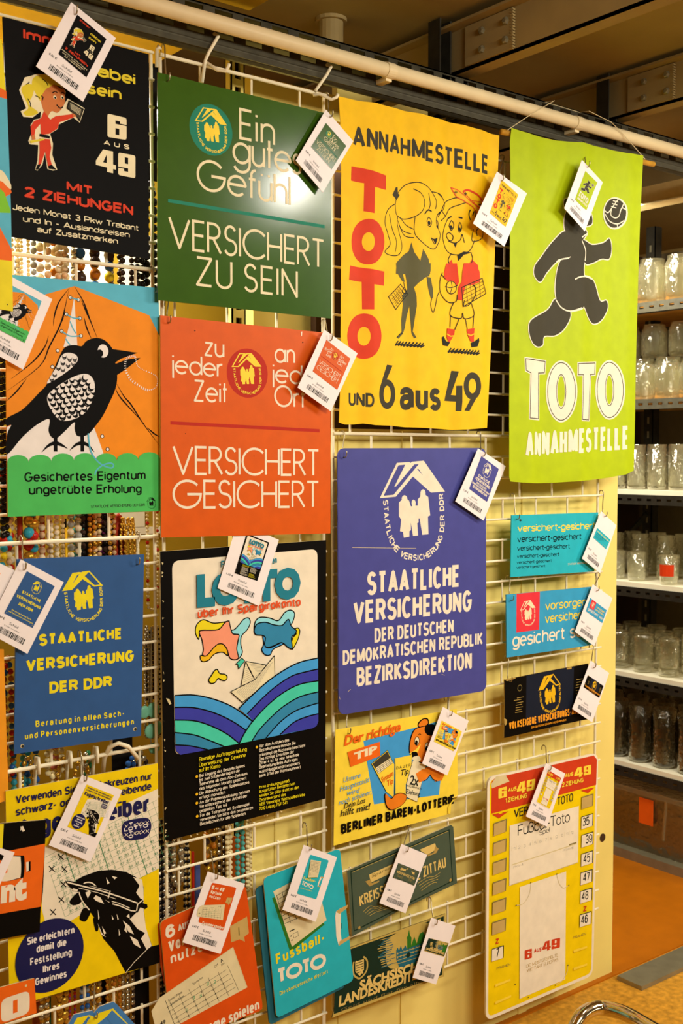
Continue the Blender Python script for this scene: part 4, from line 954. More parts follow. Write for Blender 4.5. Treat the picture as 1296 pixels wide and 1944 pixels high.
s.finish('banner', 'yellow cloth banner with red TOTO letters and two line-drawn figures', 'banner', 'cloth banners', fold=folder(bwave))
# ------------------------------------------------------------------ lime TOTO banner
s = Art(B3, [(105,62),(795,205),(745,1850),(98,1900)], .05, frame='up'); ARTS['lime'] = s
s.board('lime', .0012, pts=[(112,62),(104,130),(106,300),(104,600),(103,900),(102,1200),(100,1500),(100,1880),(106,1900),(160,1905),(250,1909),(340,1906),(430,1900),(520,1893),(620,1880),(700,1863),(746,1843),(752,1600),(757,1300),(764,1050),(772,800),(780,550),(790,350),(797,205),(700,193),(600,168),(480,140),(350,128),(220,100)], name='cloth')
s.part('lettering')
def outlined(q, hole=None, c_='ivory'):
    pass
def bigletter(polys):
    for wd, c_ in ((26,'white'),(14,'white'),):
        pass
def LT(q):
    s.poly(q, 'ivory', up=1); s.line(q, 'ivory', 16, True); s.up(); s.line(q, 'charcoal', 4.5, True); s.up()
s.part('lettering', True); LT([(180,1262),(290,1276),(286,1335),(252,1336),(252,1574),(202,1570),(207,1336),(182,1322)])
s.part('lettering', True); LT([(453,1288),(548,1284),(546,1342),(522,1344),(512,1580),(475,1578),(480,1345),(452,1345)])
for cx, cy, rx, ry, ix, iy in ((370,1432,68,150,24,88),(622,1424,64,144,22,82)):
    s.part('lettering', True); ringO(cx,cy,rx+9,ry+11,ix-5,iy-8,'ivory'); s.up()
    o_ = [(cx+rx*math.cos(2*math.pi*i/36), cy+ry*math.sin(2*math.pi*i/36)) for i in range(36)]; s.line(o_, 'charcoal', 4.5, True)
    o_ = [(cx+ix*math.cos(2*math.pi*i/36), cy+iy*math.sin(2*math.pi*i/36)) for i in range(36)]; s.line(o_, 'charcoal', 4.5, True)
s.part('lettering'); s.gt('ANNAHMESTELLE', 178,1776, 712,1732, 128,'ivory', .18)
s.up()
s.part('figure_picture')
for grp in (0, 1):
    for q in ([(385,600),(330,650),(270,730),(228,780),(225,830),(262,862),(300,810),(350,755),(410,735),(440,690),(430,620)],
              [(470,650),(530,670),(590,660),(622,638),(633,690),(620,742),(580,742),(530,765),(485,762)],
              [(345,950),(300,1010),(210,1060),(195,1110),(210,1170),(240,1198),(275,1190),(285,1145),(340,1140),(390,1100),(415,1020)],
              [(395,500),(388,590),(425,640),(415,735),(365,755),(342,850),(345,950),(390,1010),(440,1010),(485,985),(490,900),(480,800),(490,720),(475,650),(500,612),(485,580),(530,560),(520,500),(450,450)],
              [(440,850),(490,835),(540,860),(572,960),(605,960),(612,1000),(580,1060),(540,1080),(510,1050),(480,990),(430,950)],
              [(384,460),(390,432),(410,440),(420,480),(400,500)]):
        if grp == 0: s.line(q, 'ivory', 12, True, True)
        else: s.poly(q, 'charcoal', True, up=0)
    s.up()
for q in ([(345,760),(360,748),(408,738)],[(342,955),(370,995),(415,1015),(470,998)],[(436,850),(460,838),(495,836),(530,848)],[(470,650),(490,700),(487,755)],[(470,632),(500,612)]): s.line(q, 'ivory', 7, smooth=True)
s.part('ball_picture')
n_ = 36; s.poly([(648+60*math.cos(2*math.pi*i/n_), 506+84*math.sin(2*math.pi*i/n_)) for i in range(n_)], 'ivory'); s.poly([(647+53*math.cos(2*math.pi*i/n_), 505+76*math.sin(2*math.pi*i/n_)) for i in range(n_)], 'charcoal')
for q in ([(596,492),(615,502),(640,470),(668,428)],[(632,485),(630,515),(650,530),(668,520),(680,480),(700,490)],[(598,510),(620,545),(660,562),(690,545)],[(660,562),(662,580)],[(690,455),(672,500)]): s.line(q, 'ivory', 6, smooth=True)
for y in (440,455,470): s.line([(640-(y-440)*.3,y),(665-(y-440)*.3,y+8)], 'ivory', 5)
lwave = lambda x: .0026*math.sin(x*33+1.0)+.0012*math.sin(x*71)
s.finish('banner', 'lime green cloth banner with a black running bear shape and white TOTO', 'banner', 'cloth banners', fold=folder(lwave))
# ------------------------------------------------------------------ yellow bear sign
s = Art(B5, [(76,256),(1143,72),(1150,968),(60,1276)], .02, frame='up'); ARTS['berlin'] = s
s.board('sun', .0012, pts=[(76,256),(1143,72),(1152,835),(1112,848),(1085,900),(1078,996),(700,1098),(60,1276)], edge='sand', name='paper')
s.part('picture')
s.poly([(322,354),(800,232),(985,180),(1003,660),(985,828),(700,868),(415,912)], 'wlight')
s.poly([(800,230),(805,190),(850,155),(890,160),(895,210),(840,235)], 'black', True); s.poly([(808,225),(815,195),(850,165),(882,170),(885,205),(840,228)], 'bear', True)
s.poly([(760,260),(840,225),(950,220),(1010,300),(1000,420),(950,520),(880,560),(800,540),(730,480),(722,380)], 'black', True); s.poly([(768,265),(840,232),(945,228),(1000,300),(990,420),(945,510),(880,550),(805,530),(738,475),(732,380)], 'bear', True)
s.poly([(870,220),(930,208),(975,240),(970,290),(900,308),(860,270)], 'black', True)
s.poly([(825,380),(780,430),(720,468),(760,480),(800,450)], 'sun'); s.poly([(745,455),(785,450),(800,480),(775,505),(748,490)], 'black', True); s.poly([(750,500),(800,485),(825,515),(800,540),(760,525)], 'cream', True)
for x, y in ((790,355),(880,405)): s.circ(x, y, 40, 'black', sq=.72); s.circ(x, y, 34, 'cream', sq=.7); s.circ(x-5, y+15, 22, 'black', sq=.7)
s.line([(800,300),(815,290),(825,300)], 'black', 5); s.line([(890,345),(905,340)], 'black', 5)
s.poly([(780,640),(840,595),(920,575),(1000,600),(1030,650),(1010,700),(950,710),(905,650),(860,700),(800,718)], 'bear'); s.line([(905,650),(930,690),(965,708)], 'black', 6); s.line([(905,650),(880,690),(850,705)], 'black', 6)
s.poly([(390,555),(530,435),(590,560),(585,850),(520,800)], 'sun'); s.line([(390,555),(530,435),(580,545)], 'black', 4); s.line([(390,555),(520,800)], 'black', 4); s.poly([(398,555),(528,445),(555,500),(420,595)], 'charcoal'); s.poly([(425,590),(555,505),(575,545),(450,645)], 'cream')
for i in range(5): s.line([(425+i*28,590-i*18),(450+i*28,645-i*21)], 'ink', 3); s.line([(420+i*7,590+i*13),(556+i*5,503+i*11)], 'ink', 3)
s.poly([(593,508),(745,475),(740,560),(690,740),(690,850),(598,850)], 'sun'); s.poly([(752,525),(870,560),(790,888),(690,845),(700,720)], 'cream'); s.line([(752,525),(700,720),(692,845),(790,888),(868,565)], 'ink', 3)
s.poly([(600,500),(600,850),(590,850)], 'petrol')
s.poly([(505,815),(560,855),(600,820),(650,808),(695,830),(690,880),(640,930),(560,962),(515,920)], 'black', True); s.poly([(512,818),(562,862),(600,826),(650,815),(692,835),(685,880),(640,925),(565,955),(522,915)], 'bear', True)
s.poly([(780,640),(835,600),(880,600),(850,700),(805,720)], 'bear')
s.poly([(178,450),(462,360),(465,485),(205,580)], 'brick')
s.part('lettering')
s.text('Der richtige', 148,398, 640,268, 88,'brick', .03, .25, True); s.text('TIP', 232,527, 438,455, 68,'cream', .05)
s.text('System', 478,722, 582,655, 48,'brick', .02, .2, True); s.text('Tip', 525,752, 580,725, 50,'brick', .02, .2, True)
s.gt('DAUER', 608,604, 732,578, 26,'ink', .12, gap=.5); s.text('Tip', 640,660, 712,640, 50,'ink', .02, .25); s.text('2x', 722,735, 800,752, 85,'ink', .02, .2)
s.gt('WÖCHENTLICH', 695,752, 826,782, 16,'ink', .14); s.text('Ziehung', 688,812, 812,840, 40,'ink', .01, .25)
for t_, a in (('Unsere',(140,720,290,672)),('Hauptstadt',(112,800,368,712)),('wird',(168,836,278,806)),('noch schöner.',(102,918,388,820))): s.text(t_, *a, 44,'wlight', .0, .3, True)
s.text('Dein Los', 148,950, 332,895, 46,'ink', .01, .25, True); s.text('hilft mit!', 116,1018, 370,955, 56,'ink', .01, .25, True)
s.gt('BERLINER BÄREN-LOTTERIE', 122,1174, 1118,902, 86,'black', .24)
s.part('worn_corner'); s.poly([(1060,935),(1118,842),(1152,838),(1112,850),(1090,900),(1080,995),(1060,990)], 'sun')
s.finish('lottery_sign', 'small yellow paper sign with an orange bear holding tickets', 'sign', 'shop signs')
# ------------------------------------------------------------------ savings bank sign with embossed frame
s = Art(B6, [(178,430),(1105,32),(1143,545),(222,1006)], .022); ARTS['kreis'] = s
s.board('bronze', .004, edge='sand', pts=[(178,432),(640,225),(1090,28),(1112,45),(1128,280),(1145,540),(900,655),(640,780),(225,1006),(200,700)])
s.part('raised_frame')
s.line([(212,440),(1075,72),(1105,520),(240,960)], 'dkgreen', 10, True); s.line([(232,450),(1060,95),(1092,510),(255,935)], 'bronze', 12, True, up=1); s.line([(222,445),(1068,82)], 'khaki', 4); s.up()
s.part('ribbon_picture')
s.poly([(372,465),(585,368),(588,440),(385,535)], 'palegold'); s.poly([(338,525),(385,505),(395,540),(460,515),(460,530),(375,568)], 'fawn'); s.poly([(815,245),(950,188),(965,240),(885,290),(830,260)], 'palegold'); s.poly([(950,215),(982,235),(960,275),(885,305),(885,292),(940,270)], 'fawn'); s.poly([(590,360),(605,300),(640,270),(630,340)], 'palegold')
s.part('lettering')
s.gt('KREISSPARKASSE ZITTAU', 290,748, 1048,398, 98,'palegold', .15)
s.text('Sparer', 395,490, 560,412, 26,'umber', 0, .3)
for i in range(4): s.line([(320+i*18,790+i*12),(380+i*16,740+i*18),(450,745+i*14),(600,650+i*30)], 'khaki', 4, smooth=True); s.line([(800+i*10,540+i*22),(880,490+i*26),(940,480+i*18),(1000-i*12,440+i*32)], 'khaki', 4, smooth=True)
s.part('rivet'); 
for x, y in ((285,930),(1085,512)): s.circ(x, y, 14, 'fawn', n=14)
s.finish('bank_sign', 'small worn green card sign with gold letters ending in ZITTAU', 'sign', 'shop signs')
# ------------------------------------------------------------------ landeskredit sign
s = Art(B6, [(205,1108),(1042,808),(1030,1360),(48,1722)], .02); ARTS['saechs'] = s
s.board('khaki', .003, edge='umber')
s.part('picture')
s.poly([(80,1165),(1028,830),(1015,1345),(62,1690)], 'dkgreen')
s.poly([(560,1010),(880,890),(880,1130),(800,1250),(560,1290),(520,1150)], 'khaki', True); s.poly([(600,990),(1000,850),(1000,1000),(880,1000)], 'khaki')
rr_ = random.Random(9)
for i in range(26):
    y = 1010+i*11; s.line([(rr_.uniform(440,500), y+30-i*1.2),(rr_.uniform(560,620), y-i*1.2)], 'petrol' if i % 2 else 'khaki', rr_.uniform(4,9))
s.up()
s.poly([(706,1130),(706,1030),(700,1022),(712,1000),(722,945),(732,1000),(744,1018),(740,1110)], 'fern')
s.poly([(740,1090),(768,1010),(790,1070),(815,985),(845,965),(862,1000),(1000,905),(1000,1260),(740,1260)], 'fern')
s.poly([(610,1210),(610,1130),(622,1105),(634,1130),(650,1090),(664,1128),(690,1085),(706,1120),(745,1100),(860,1060),(860,1210),(640,1290)], 'petrol')
for y in range(4): s.line([(615,1160+y*30),(860,1082+y*30)], 'khaki', 5)
for i in range(9): s.line([(622+i*27,1150-i*9),(622+i*27,1165-i*9)], 'khaki', 9); s.line([(622+i*27,1182-i*9),(622+i*27,1200-i*9)], 'khaki', 9)
s.circ(715,1170,24,'dkgreen')
s.part('crest')
s.poly([(248,1230),(325,1205),(325,1300),(290,1355),(250,1320)], 'palegold'); 
for i in range(5): s.line([(254,1245+i*22),(320,1222+i*22)], 'dkgreen', 6)
s.line([(255,1225),(315,1330)], 'palegold', 16); s.up()
for a in ([(235,1230),(228,1290),(240,1350),(280,1378)],[(320,1185),(352,1220),(350,1300),(310,1360),(280,1378)]): s.line(a, 'khaki', 16, smooth=True)
s.part('lettering')
s.text('SÄCHSISCHE', 283,1487, 850,1292, 88,'palegold', .045, .08); s.text('LANDESKREDITBANK', 103,1628, 985,1310, 92,'palegold', .045, .08)
s.text('Geld und Rat für alle', 120,1665, 830,1412, 22,'umber', 0, .2)
s.finish('bank_sign', 'dark green bank sign with a pale city view and crest, lowest in the middle', 'sign', 'shop signs')
# ------------------------------------------------------------------ three small signs at the right
s = Art(B7, [(275,226),(915,205),(886,640),(267,683)], .022); ARTS['vg'] = s
s.board('turq', .0025)
s.part('lettering')
for a, c_, h_ in (((318,350,893,328),'sun',62),((316,427,790,404),'black',54),((315,490,705,472),'black',44),((313,545,627,528),'black',34),((312,587,572,572),'black',27),((311,621,523,608),'black',22)): s.gt('versichert-gesichert', *a, h_*.88, c_, .15)
s.gt('STAATLICHE VERSICHERUNG DER DDR', 690,594, 880,580, 14,'sand', .13)
s.poly([(325,262),(340,256),(354,262),(340,272)], 'ink')
s.finish('insurance_sign', 'turquoise sign repeating versichert-gesichert in six shrinking lines', 'sign', 'shop signs')
s = Art(B7, [(235,812),(865,754),(862,1185),(240,1276)], .022); ARTS['vors'] = s
s.board('cyan', .0025)
s.part('emblem'); s.poly([(312,806),(483,790),(478,1070),(310,1092)], 'rose'); emblem(s, 396,950, 112,'cream','rose', wt=.0)
s.part('lettering')
s.gt('vorsorgen', 522,928, 826,894, 66,'sun', .14); s.gt('versichern', 520,1024, 820,986, 68,'sun', .14); s.gt('gesichert sein', 280,1202, 852,1112, 98,'ivory', .14)
s.finish('insurance_sign', 'light blue sign with a red emblem panel and words ending gesichert sein', 'sign', 'shop signs')
s = Art(B7, [(222,1440),(842,1320),(835,1735),(220,1870)], .022); ARTS['volks'] = s
s.board('black', .0025, pts=[(222,1440),(500,1384),(842,1320),(838,1560),(835,1732),(780,1742),(500,1805),(220,1870),(224,1650)], edge='fawn')
s.part('blue_field'); s.poly([(385,1408),(735,1342),(725,1700),(380,1782)], 'night')
s.part('emblem'); emblem(s, 558,1545, 165,'gold','night','VOLKSEIGENE VERSICHERUNGS-ANSTALTEN','R', .0)
s.part('lettering'); s.gt('VOLKSEIGENE VERSICHERUNGS-ANSTALT', 256,1808, 842,1672, 54,'honey', .2); s.gt('DER DEUTSCHEN DEMOKRATISCHEN REPUBLIK', 420,1800, 678,1742, 15,'honey', .15)
rr_ = random.Random(2)
for i in range(7): s.line([(290+rr_.uniform(0,25),1575+i*18),(345+rr_.uniform(0,20),1566+i*18)], 'fawn', 4)
for i in range(9): s.line([(745+rr_.uniform(0,10),1440+i*20),(790+rr_.uniform(0,18),1430+i*20)], 'fawn', 5)
s.ring(335,1500,22,'umber',4)
s.part('worn_patch'); s.poly([(218,1720),(240,1735),(240,1765),(228,1778),(222,1765)], 'fawn'); s.poly([(680,1352),(718,1345),(716,1360),(682,1364)], 'fawn'); s.poly([(222,1440),(300,1424),(305,1430),(240,1450)], 'fawn')
s.finish('insurance_sign', 'small worn black and blue sign with a golden emblem, below two light blue signs', 'sign', 'shop signs')
# ------------------------------------------------------------------ yellow results board with number windows
s = Art(B8, [(92,272),(838,105),(802,1612),(80,1922)], .03, frame='up'); ARTS['board'] = s
s.board('yellow', .006, round_=.022, edge='ivory')
s.part('white_frame')
P_ = rounded(s.corners if sum(s.corners[i-1][0]*s.corners[i][1]-s.corners[i][0]*s.corners[i-1][1] for i in range(4)) > 0 else s.corners[::-1], .022)
c_ = Vector((sum(p[0] for p in P_)/len(P_), sum(p[1] for p in P_)/len(P_)))
s.lline([tuple(Vector(p)+(c_-Vector(p)).normalized()*.0035) for p in P_], 'ivory', .008, True); s.up()
s.part('red_header'); s.poly([(118,300),(140,275),(810,122),(832,150),(826,322),(114,518)], 'oxide'); s.poly([(150,262),(210,255),(238,298),(120,345),(112,320)], 'sand')
s.part('lettering')
six(s, [(163,347),(220,331),(220,402),(163,416)], 'sun', 'oxide'); four(s, [(288,310),(350,292),(348,368),(288,384)], 'sun', 'oxide'); six(s, [(356,292),(412,279),(410,352),(354,366)], 'sun', 'oxide', True)
s.gt('AUS', 226,372, 284,358, 28,'sun', .24, .15); s.gt('1.ZIEHUNG', 208,445, 357,408, 32,'sun', .2)
s.gt('AUS', 610,275, 668,260, 28,'sun', .24, .15); four(s, [(676,210),(734,196),(734,263),(676,277)], 'sun', 'oxide'); six(s, [(740,196),(790,184),(790,247),(740,259)], 'sun', 'oxide', True); s.gt('2.ZIEHUNG', 592,338, 738,303, 32,'sun', .2)
s.poly([(120,522),(164,512),(164,520),(190,514),(190,508),(232,500),(165,548)], 'oxide'); s.poly([(720,360),(752,352),(775,346),(815,338),(770,376)], 'oxide')
s.gt('VER', 268,545, 365,520, 58,'ink', .14); s.gt('TOTO', 560,463, 668,430, 56,'ink', .12)
s.gt('Z', 142,1402, 165,1396, 36,'oxide', .22); s.gt('Z', 737,1182, 760,1176, 36,'oxide', .22)
s.gt('PRÄMIEN', 150,1576, 243,1546, 18,'umber', .1); s.gt('PRÄMIEN', 668,1368, 755,1340, 18,'umber', .1)
s.up()
s.part('result_card')
s.poly([(238,598),(706,464),(700,848),(590,884),(235,1006)], 'ivory')
s.gt('Fußball-Toto', 292,670, 645,572, 74,'ink', .1); s.gt('Spiel', 437,665, 507,642, 36,'ink', .1)
for i in range(12): s.gt(str(i+1), 258+i*36,766-i*10, 274+i*36,762-i*10, 20,'grey', .09); s.line([(248+i*36,740-i*10),(248+i*36,770-i*10)], 'sand', 2)
s.line([(250,865),(690,720)], 'sand', 7); s.line([(640,728),(690,712)], 'umber', 9); s.gt('PRÄMIE', 262,888, 336,864, 15,'grey', .09); s.gt('PRÄMIE', 598,776, 672,752, 15,'grey', .09); s.line([(245,1000),(360,962)], 'sand', 5); s.line([(590,884),(700,846)], 'sand', 5)
s.part('lower_card')
s.poly([(306,1014),(620,908),(613,1640),(304,1772)], 'ivory')
six(s, [(338,1444),(388,1430),(388,1494),(338,1508)], 'oxide', 'ivory'); s.gt('AUS', 400,1462, 452,1448, 28,'oxide', .24, .15); four(s, [(458,1390),(515,1372),(515,1438),(458,1454)], 'oxide', 'ivory'); six(s, [(521,1370),(579,1357),(577,1423),(520,1437)], 'oxide', 'ivory', True)
s.gt('DIE MEISTGESPIELTE', 350,1562, 566,1482, 22,'kraft', .1); s.gt('WETTART EUROPAS', 353,1592, 565,1514, 22,'kraft', .1)
for q in ([(380,985),(370,1060),(330,1125),(280,1138)],[(555,925),(570,985),(600,1020),(637,1002)],[(630,1545),(625,1590),(590,1650),(545,1678)]): s.line(q, 'sand', 4, smooth=True)
for x, y in ((380,984),(280,1138),(556,925),(637,1001),(631,1543),(547,1678),(272,1673),(362,1760)): s.circ(x, y, 5, 'ink', n=8)
for i, y in enumerate((580,712,845,982,1114,1252)):
    s.parts['number_slot%d' % i] = MB(); s.cur = s.parts['number_slot%d' % i]; s.poly([(128-i*2,y),(217-i,y-32),(213-i,y+56),(126-i*2,y+88)], 'umber', up=0); s.lay += 1; s.poly([(128-i*2,y+9),(208-i,y-21),(206-i,y+58),(126-i*2,y+88)], 'kraft', up=0); s.lay -= 1
s.parts['number_slotR'] = MB(); s.cur = s.parts['number_slotR']; s.poly([(724,402),(804,378),(802,460),(722,486)], 'umber', up=0); s.lay += 1; s.poly([(724,410),(796,388),(794,462),(722,486)], 'kraft', up=0); s.lay -= 1
for i, (t_, x, y, c0) in enumerate((('35',723,536,0),('39',724,660,18),('45',722,788,6),('47',718,915,8),('48',716,1040,0),('46',712,1200,0),('7',116,1432,20))):
    s.parts['number_card%d' % i] = MB(); s.cur = s.parts['number_card%d' % i]; L0 = s.lay
    s.poly([(x,y),(x+80,y-25),(x+78,y+60),(x-2,y+86)], 'ink'); s.poly([(x,y+5),(x+74,y-17),(x+72,y+62),(x-2,y+86)], 'ivory'); s.gt(t_, x+6+c0, y+66-c0*.3, x+(52 if t_ != '7' else 28)+c0, y+54-c0*.3, 58,'ink', .14); s.lay = L0
for i, q in enumerate(((138,1672,240,1635),(138,1790,245,1745),(668,1440,760,1412),(668,1560,760,1530))): s.part('tape_strip#%d' % i); s.poly([(q[0],q[1]),(q[2],q[3]),(q[2],q[3]+14),(q[0],q[1]+18)], 'sun', up=0)
s.up()
s.finish('results_board', 'yellow and red results board with number windows and a white frame, bottom right', 'board', 'shop signs')
for o in s.objs:
    if o.name.startswith('number_slot'): o.name = 'number_slot'
    if o.name.startswith('number_card'): o.name = 'number_card'
# ------------------------------------------------------------------ red system sign (two boards), lower middle
s = Art(A8, [(42,632),(556,408),(662,1160),(112,1370)], .034); ARTS['system'] = s
s.board('crimson', .003, round_=.012, edge='sand')
s.part('ticket')
s.poly([(-8,1170),(40,1090),(480,785),(566,1026),(60,1300),(20,1290)], 'paper')
s.line([(75,1105),(130,1250)], 'ink', 3)
for i in range(7): s.line([(100+i*58,1110-i*36),(165+i*58,1245-i*34)], 'ink', 2)
for i in range(5): s.line([(80+i*12,1150+i*24),(440+i*14,920+i*26)], 'ink', 2)
for i in range(6):
    for j in range(4): s.text('1.', 118+i*58+j*12,1168-i*36+j*24, 130+i*58+j*12,1161-i*36+j*24, 12,'ink', 0, 0, True)
for i, t_ in enumerate('63582'): s.text(t_, 195+i*42,1175-i*42-(i % 2)*30, 210+i*42,1168-i*42-(i % 2)*30, 20,'lgreen', 0, .2, True)
s.text('Kombi-Wette', 95,1112, 178,1058, 15,'ink', .01, 0, True); s.text('System-Wette', 105,1136, 188,1082, 15,'ink', .01, 0, True); s.text('Sportarten', 240,1012, 300,970, 14,'ink', 0, 0, True); s.text('A', 408,880, 424,868, 22,'ink', .03, 0, True); s.text('DM', 372,908, 392,892, 13,'ink', 0, 0, True); s.text('DM', 412,898, 430,884, 13,'ink', 0, 0, True)
s.text('49', 44,1258, 78,1240, 24,'ink', .03, 0, True)
s.line([(-8,1170),(40,1090),(480,785),(566,1026)], 'sand', 4)
s.part('paper_clip'); s.poly([(462,660),(565,600),(576,700),(548,722),(552,752),(520,737),(470,756)], 'kraft'); s.line([(515,665),(518,715)], 'umber', 8)
s.part('lettering')
s.gt('6', 78,737, 135,715, 80,'ivory', .24); s.gt('AUS', 152,693, 225,662, 44,'ivory', .2); s.gt('49', 250,668, 345,625, 80,'ivory', .24)
s.gt('Vorteile', 95,816, 330,716, 70,'ivory', .2, gap=.4); s.gt('nutzen', 108,888, 345,788, 66,'ivory', .19, gap=.34); s.gt('Systeme spielen', 200,1360, 640,1158, 66,'ivory', .19, gap=.34)
s.parts['back_board'] = MB(); s.cur = s.parts['back_board']; bq = [s.p(*q) for q in ((44,655),(350,505),(310,900),(95,1065),(60,900))][::-1]
n_ = len(bq); s.cur.add([(a, b, -.007) for a, b in bq]+[(a, b, -.010) for a, b in bq], [tuple(range(n_)), tuple(range(2*n_-1, n_-1, -1))]+[(i, n_+i, n_+(i+1) % n_, (i+1) % n_) for i in range(n_)], PAL['crimson'])
s.finish('lottery_sign', 'red double card sign with a paper ticket, lower middle left', 'sign', 'shop signs')
# ------------------------------------------------------------------ turquoise Fussball sign
s = Art(A8, [(662,370),(1122,190),(1205,985),(742,1212)], .034); ARTS['fussball'] = s
s.board('turq', .003, round_=.012, edge='sand')
s.part('ticket'); s.poly([(715,490),(880,430),(1030,648),(824,816)], 'fern', up=1); s.poly([(722,450),(965,320),(1042,622),(834,782)], 'paper')
for i in range(6): s.line([(742+i*32,470-i*18),(790+i*36,660-i*22)], 'ink', 3)
for i in range(8): s.line([(742+i*7,475+i*24),(945+i*8,362+i*27)], 'ink', 3)
for q in ([(820,690),(850,676)],[(825,720),(832,716)],[(830,745),(838,740)]): s.line(q, 'ink', 7)
s.line([(840,705),(868,690),(874,715),(846,730)], 'ink', 2, True)
s.part('clip'); s.poly([(1094,600),(1098,570),(1128,548),(1126,700),(1132,742),(1115,776),(1100,720)], 'ivory'); s.poly([(1098,572),(1118,555),(1172,528),(1165,548),(1120,585)], 'kraft'); s.poly([(1115,776),(1120,748),(1182,716),(1186,732)], 'kraft'); s.line([(1131,640),(1131,672)], 'ink', 3)
s.part('lettering'); s.gt('Fussball-', 740,892, 1032,752, 66,'lemon', .19, gap=.36); s.stext('TOTO', 748,1008, 1040,900, 92,'ivory', .24, .2); s.gt('Die chancenreiche Wettart', 762,1074, 1050,938, 24,'lemon', .14, gap=.3)
s.parts['back_board'] = MB(); s.cur = s.parts['back_board']; bq = rounded([s.p(*q) for q in ((628,442),(700,405),(1168,1030),(712,1262))][::-1], .01)
n_ = len(bq); s.cur.add([(a, b, -.007) for a, b in bq]+[(a, b, -.010) for a, b in bq], [tuple(range(n_)), tuple(range(2*n_-1, n_-1, -1))]+[(i, n_+i, n_+(i+1) % n_, (i+1) % n_) for i in range(n_)], PAL['petrol'])
s.finish('lottery_sign', 'turquoise double card sign reading Fussball-TOTO with a ticket and clip', 'sign', 'shop signs')
# ------------------------------------------------------------------ signs cut by the left edge
s = Art(D4, [(-160,-120),(36,0),(88,1840),(-160,1780)], .036, frame='up'); ARTS['rainbow'] = s
s.board('lemon', .003, pts=[(-160,-60),(12,-20),(30,220),(45,400),(88,1840),(-160,1800)])
s.part('picture'); s.poly([(-160,280),(-20,300),(43,335),(47,392),(-160,330)], 'brick'); s.poly([(-160,330),(47,390),(74,1110),(80,1420),(-160,1480)], 'sky'); s.poly([(-160,850),(-20,865),(40,910),(66,1020),(-160,1090)], 'cream', True); s.poly([(-160,930),(-10,945),(40,980),(68,1040),(-160,1110)], 'brick', True); s.poly([(-160,975),(-10,990),(30,1030),(72,1150),(73,1168),(-160,1160)], 'mint')
s.poly([(-160,1165),(74,1168),(80,1425),(-160,1440)], 'sky'); s.poly([(-160,1200),(-20,1230),(80,1420),(82,1496),(-160,1470)], 'brick'); s.poly([(-160,1470),(82,1496),(88,1840),(-160,1800)], 'lemon'); s.circ(50,1795,4,'ink', n=8)
s.finish('picture_sign', 'colourful sign with blue, orange and yellow shapes cut by the left edge', 'sign', 'shop signs')
s = Art(D1, [(-140,-20),(20,-20),(46,768),(-140,830)], .021, frame='up'); ARTS['amber'] = s
s.board('honey', .003)
s.finish('picture_sign', 'plain orange sign whose right strip shows at the left edge, beside the blue sign', 'sign', 'shop signs')
s = Art(D1, [(-160,905),(240,874),(212,1470),(-160,1530)], .04, frame='up'); ARTS['nt'] = s
s.board('black', .003, pts=[(-160,905),(240,873),(238,960),(225,1250),(213,1340),(208,1460),(-160,1530)], edge='sand')
s.part('picture'); s.poly([(-160,900),(20,895),(10,1060),(-160,1080)], 'lemon'); s.poly([(-160,1075),(236,998),(214,1328),(-160,1395)], 'brick')
s.poly([(10,1075),(110,1060),(128,1075),(125,1165),(105,1180),(0,1190)], 'black', True); s.poly([(0,1078),(95,1065),(108,1080),(108,1165),(90,1180),(0,1190)], 'ivory', True); s.poly([(-30,1110),(40,1100),(38,1150),(-30,1165)], 'brick'); s.poly([(138,1095),(160,1090),(160,1140),(148,1145)], 'black'); s.poly([(136,1095),(150,1092),(150,1140),(138,1145)], 'ivory')
s.part('lettering'); s.text('nt', 2,1312, 138,1290, 128,'ivory', .06, .06)
s.part('chipped_paint'); s.poly([(105,910),(120,905),(130,930),(118,935)], 'ivory'); s.poly([(108,905),(112,925),(106,930)], 'ivory')
s.finish('lottery_sign', 'black and orange sign with the letters nt, left edge', 'sign', 'shop signs')
s = Art(D1, [(-140,1790),(180,1704),(192,1885),(-140,1990)], .045, frame='up'); ARTS['o'] = s
s.board('brick', .003, edge='sand')
s.part('lettering'); P_ = [s.p(*q) for q in ((5,1815),(155,1765),(155,1885),(5,1940))][::-1]; s.lpoly(rounded(P_, .012), 'ivory'); s.up(); s.poly([(68,1822),(92,1814),(92,1880),(68,1888)], 'brick')
s.part('screw_hole'); s.circ(136,1742,7,'sand', n=10)
s.finish('lottery_sign', 'orange sign with a white letter O in the lower left corner', 'sign', 'shop signs')
s = Art(D3, [(330,440),(770,355),(1010,580),(330,640)], .046, frame='up'); ARTS['house'] = s
s.board('denim', .003, pts=[(400,480),(575,440),(590,462),(640,405),(770,358),(800,375),(1040,640),(980,760),(330,760),(330,600)], edge='ivory')
s.part('emblem'); s.poly([(430,510),(545,482),(480,568),(420,700),(380,700),(400,560)], 'lemon'); s.poly([(545,482),(590,500),(640,462),(770,420),(980,640),(940,680),(760,438),(705,500),(620,568),(560,700),(480,700)], 'lemon'); s.poly([(512,560),(560,500),(540,500),(470,590),(450,680)], 'denim'); s.poly([(690,515),(735,565),(650,600)], 'denim'); s.poly([(765,440),(900,568),(860,640),(750,560),(705,500)], 'denim')
s.finish('insurance_sign', 'blue and yellow house-shaped sign at the bottom edge, lower left', 'sign', 'shop signs')
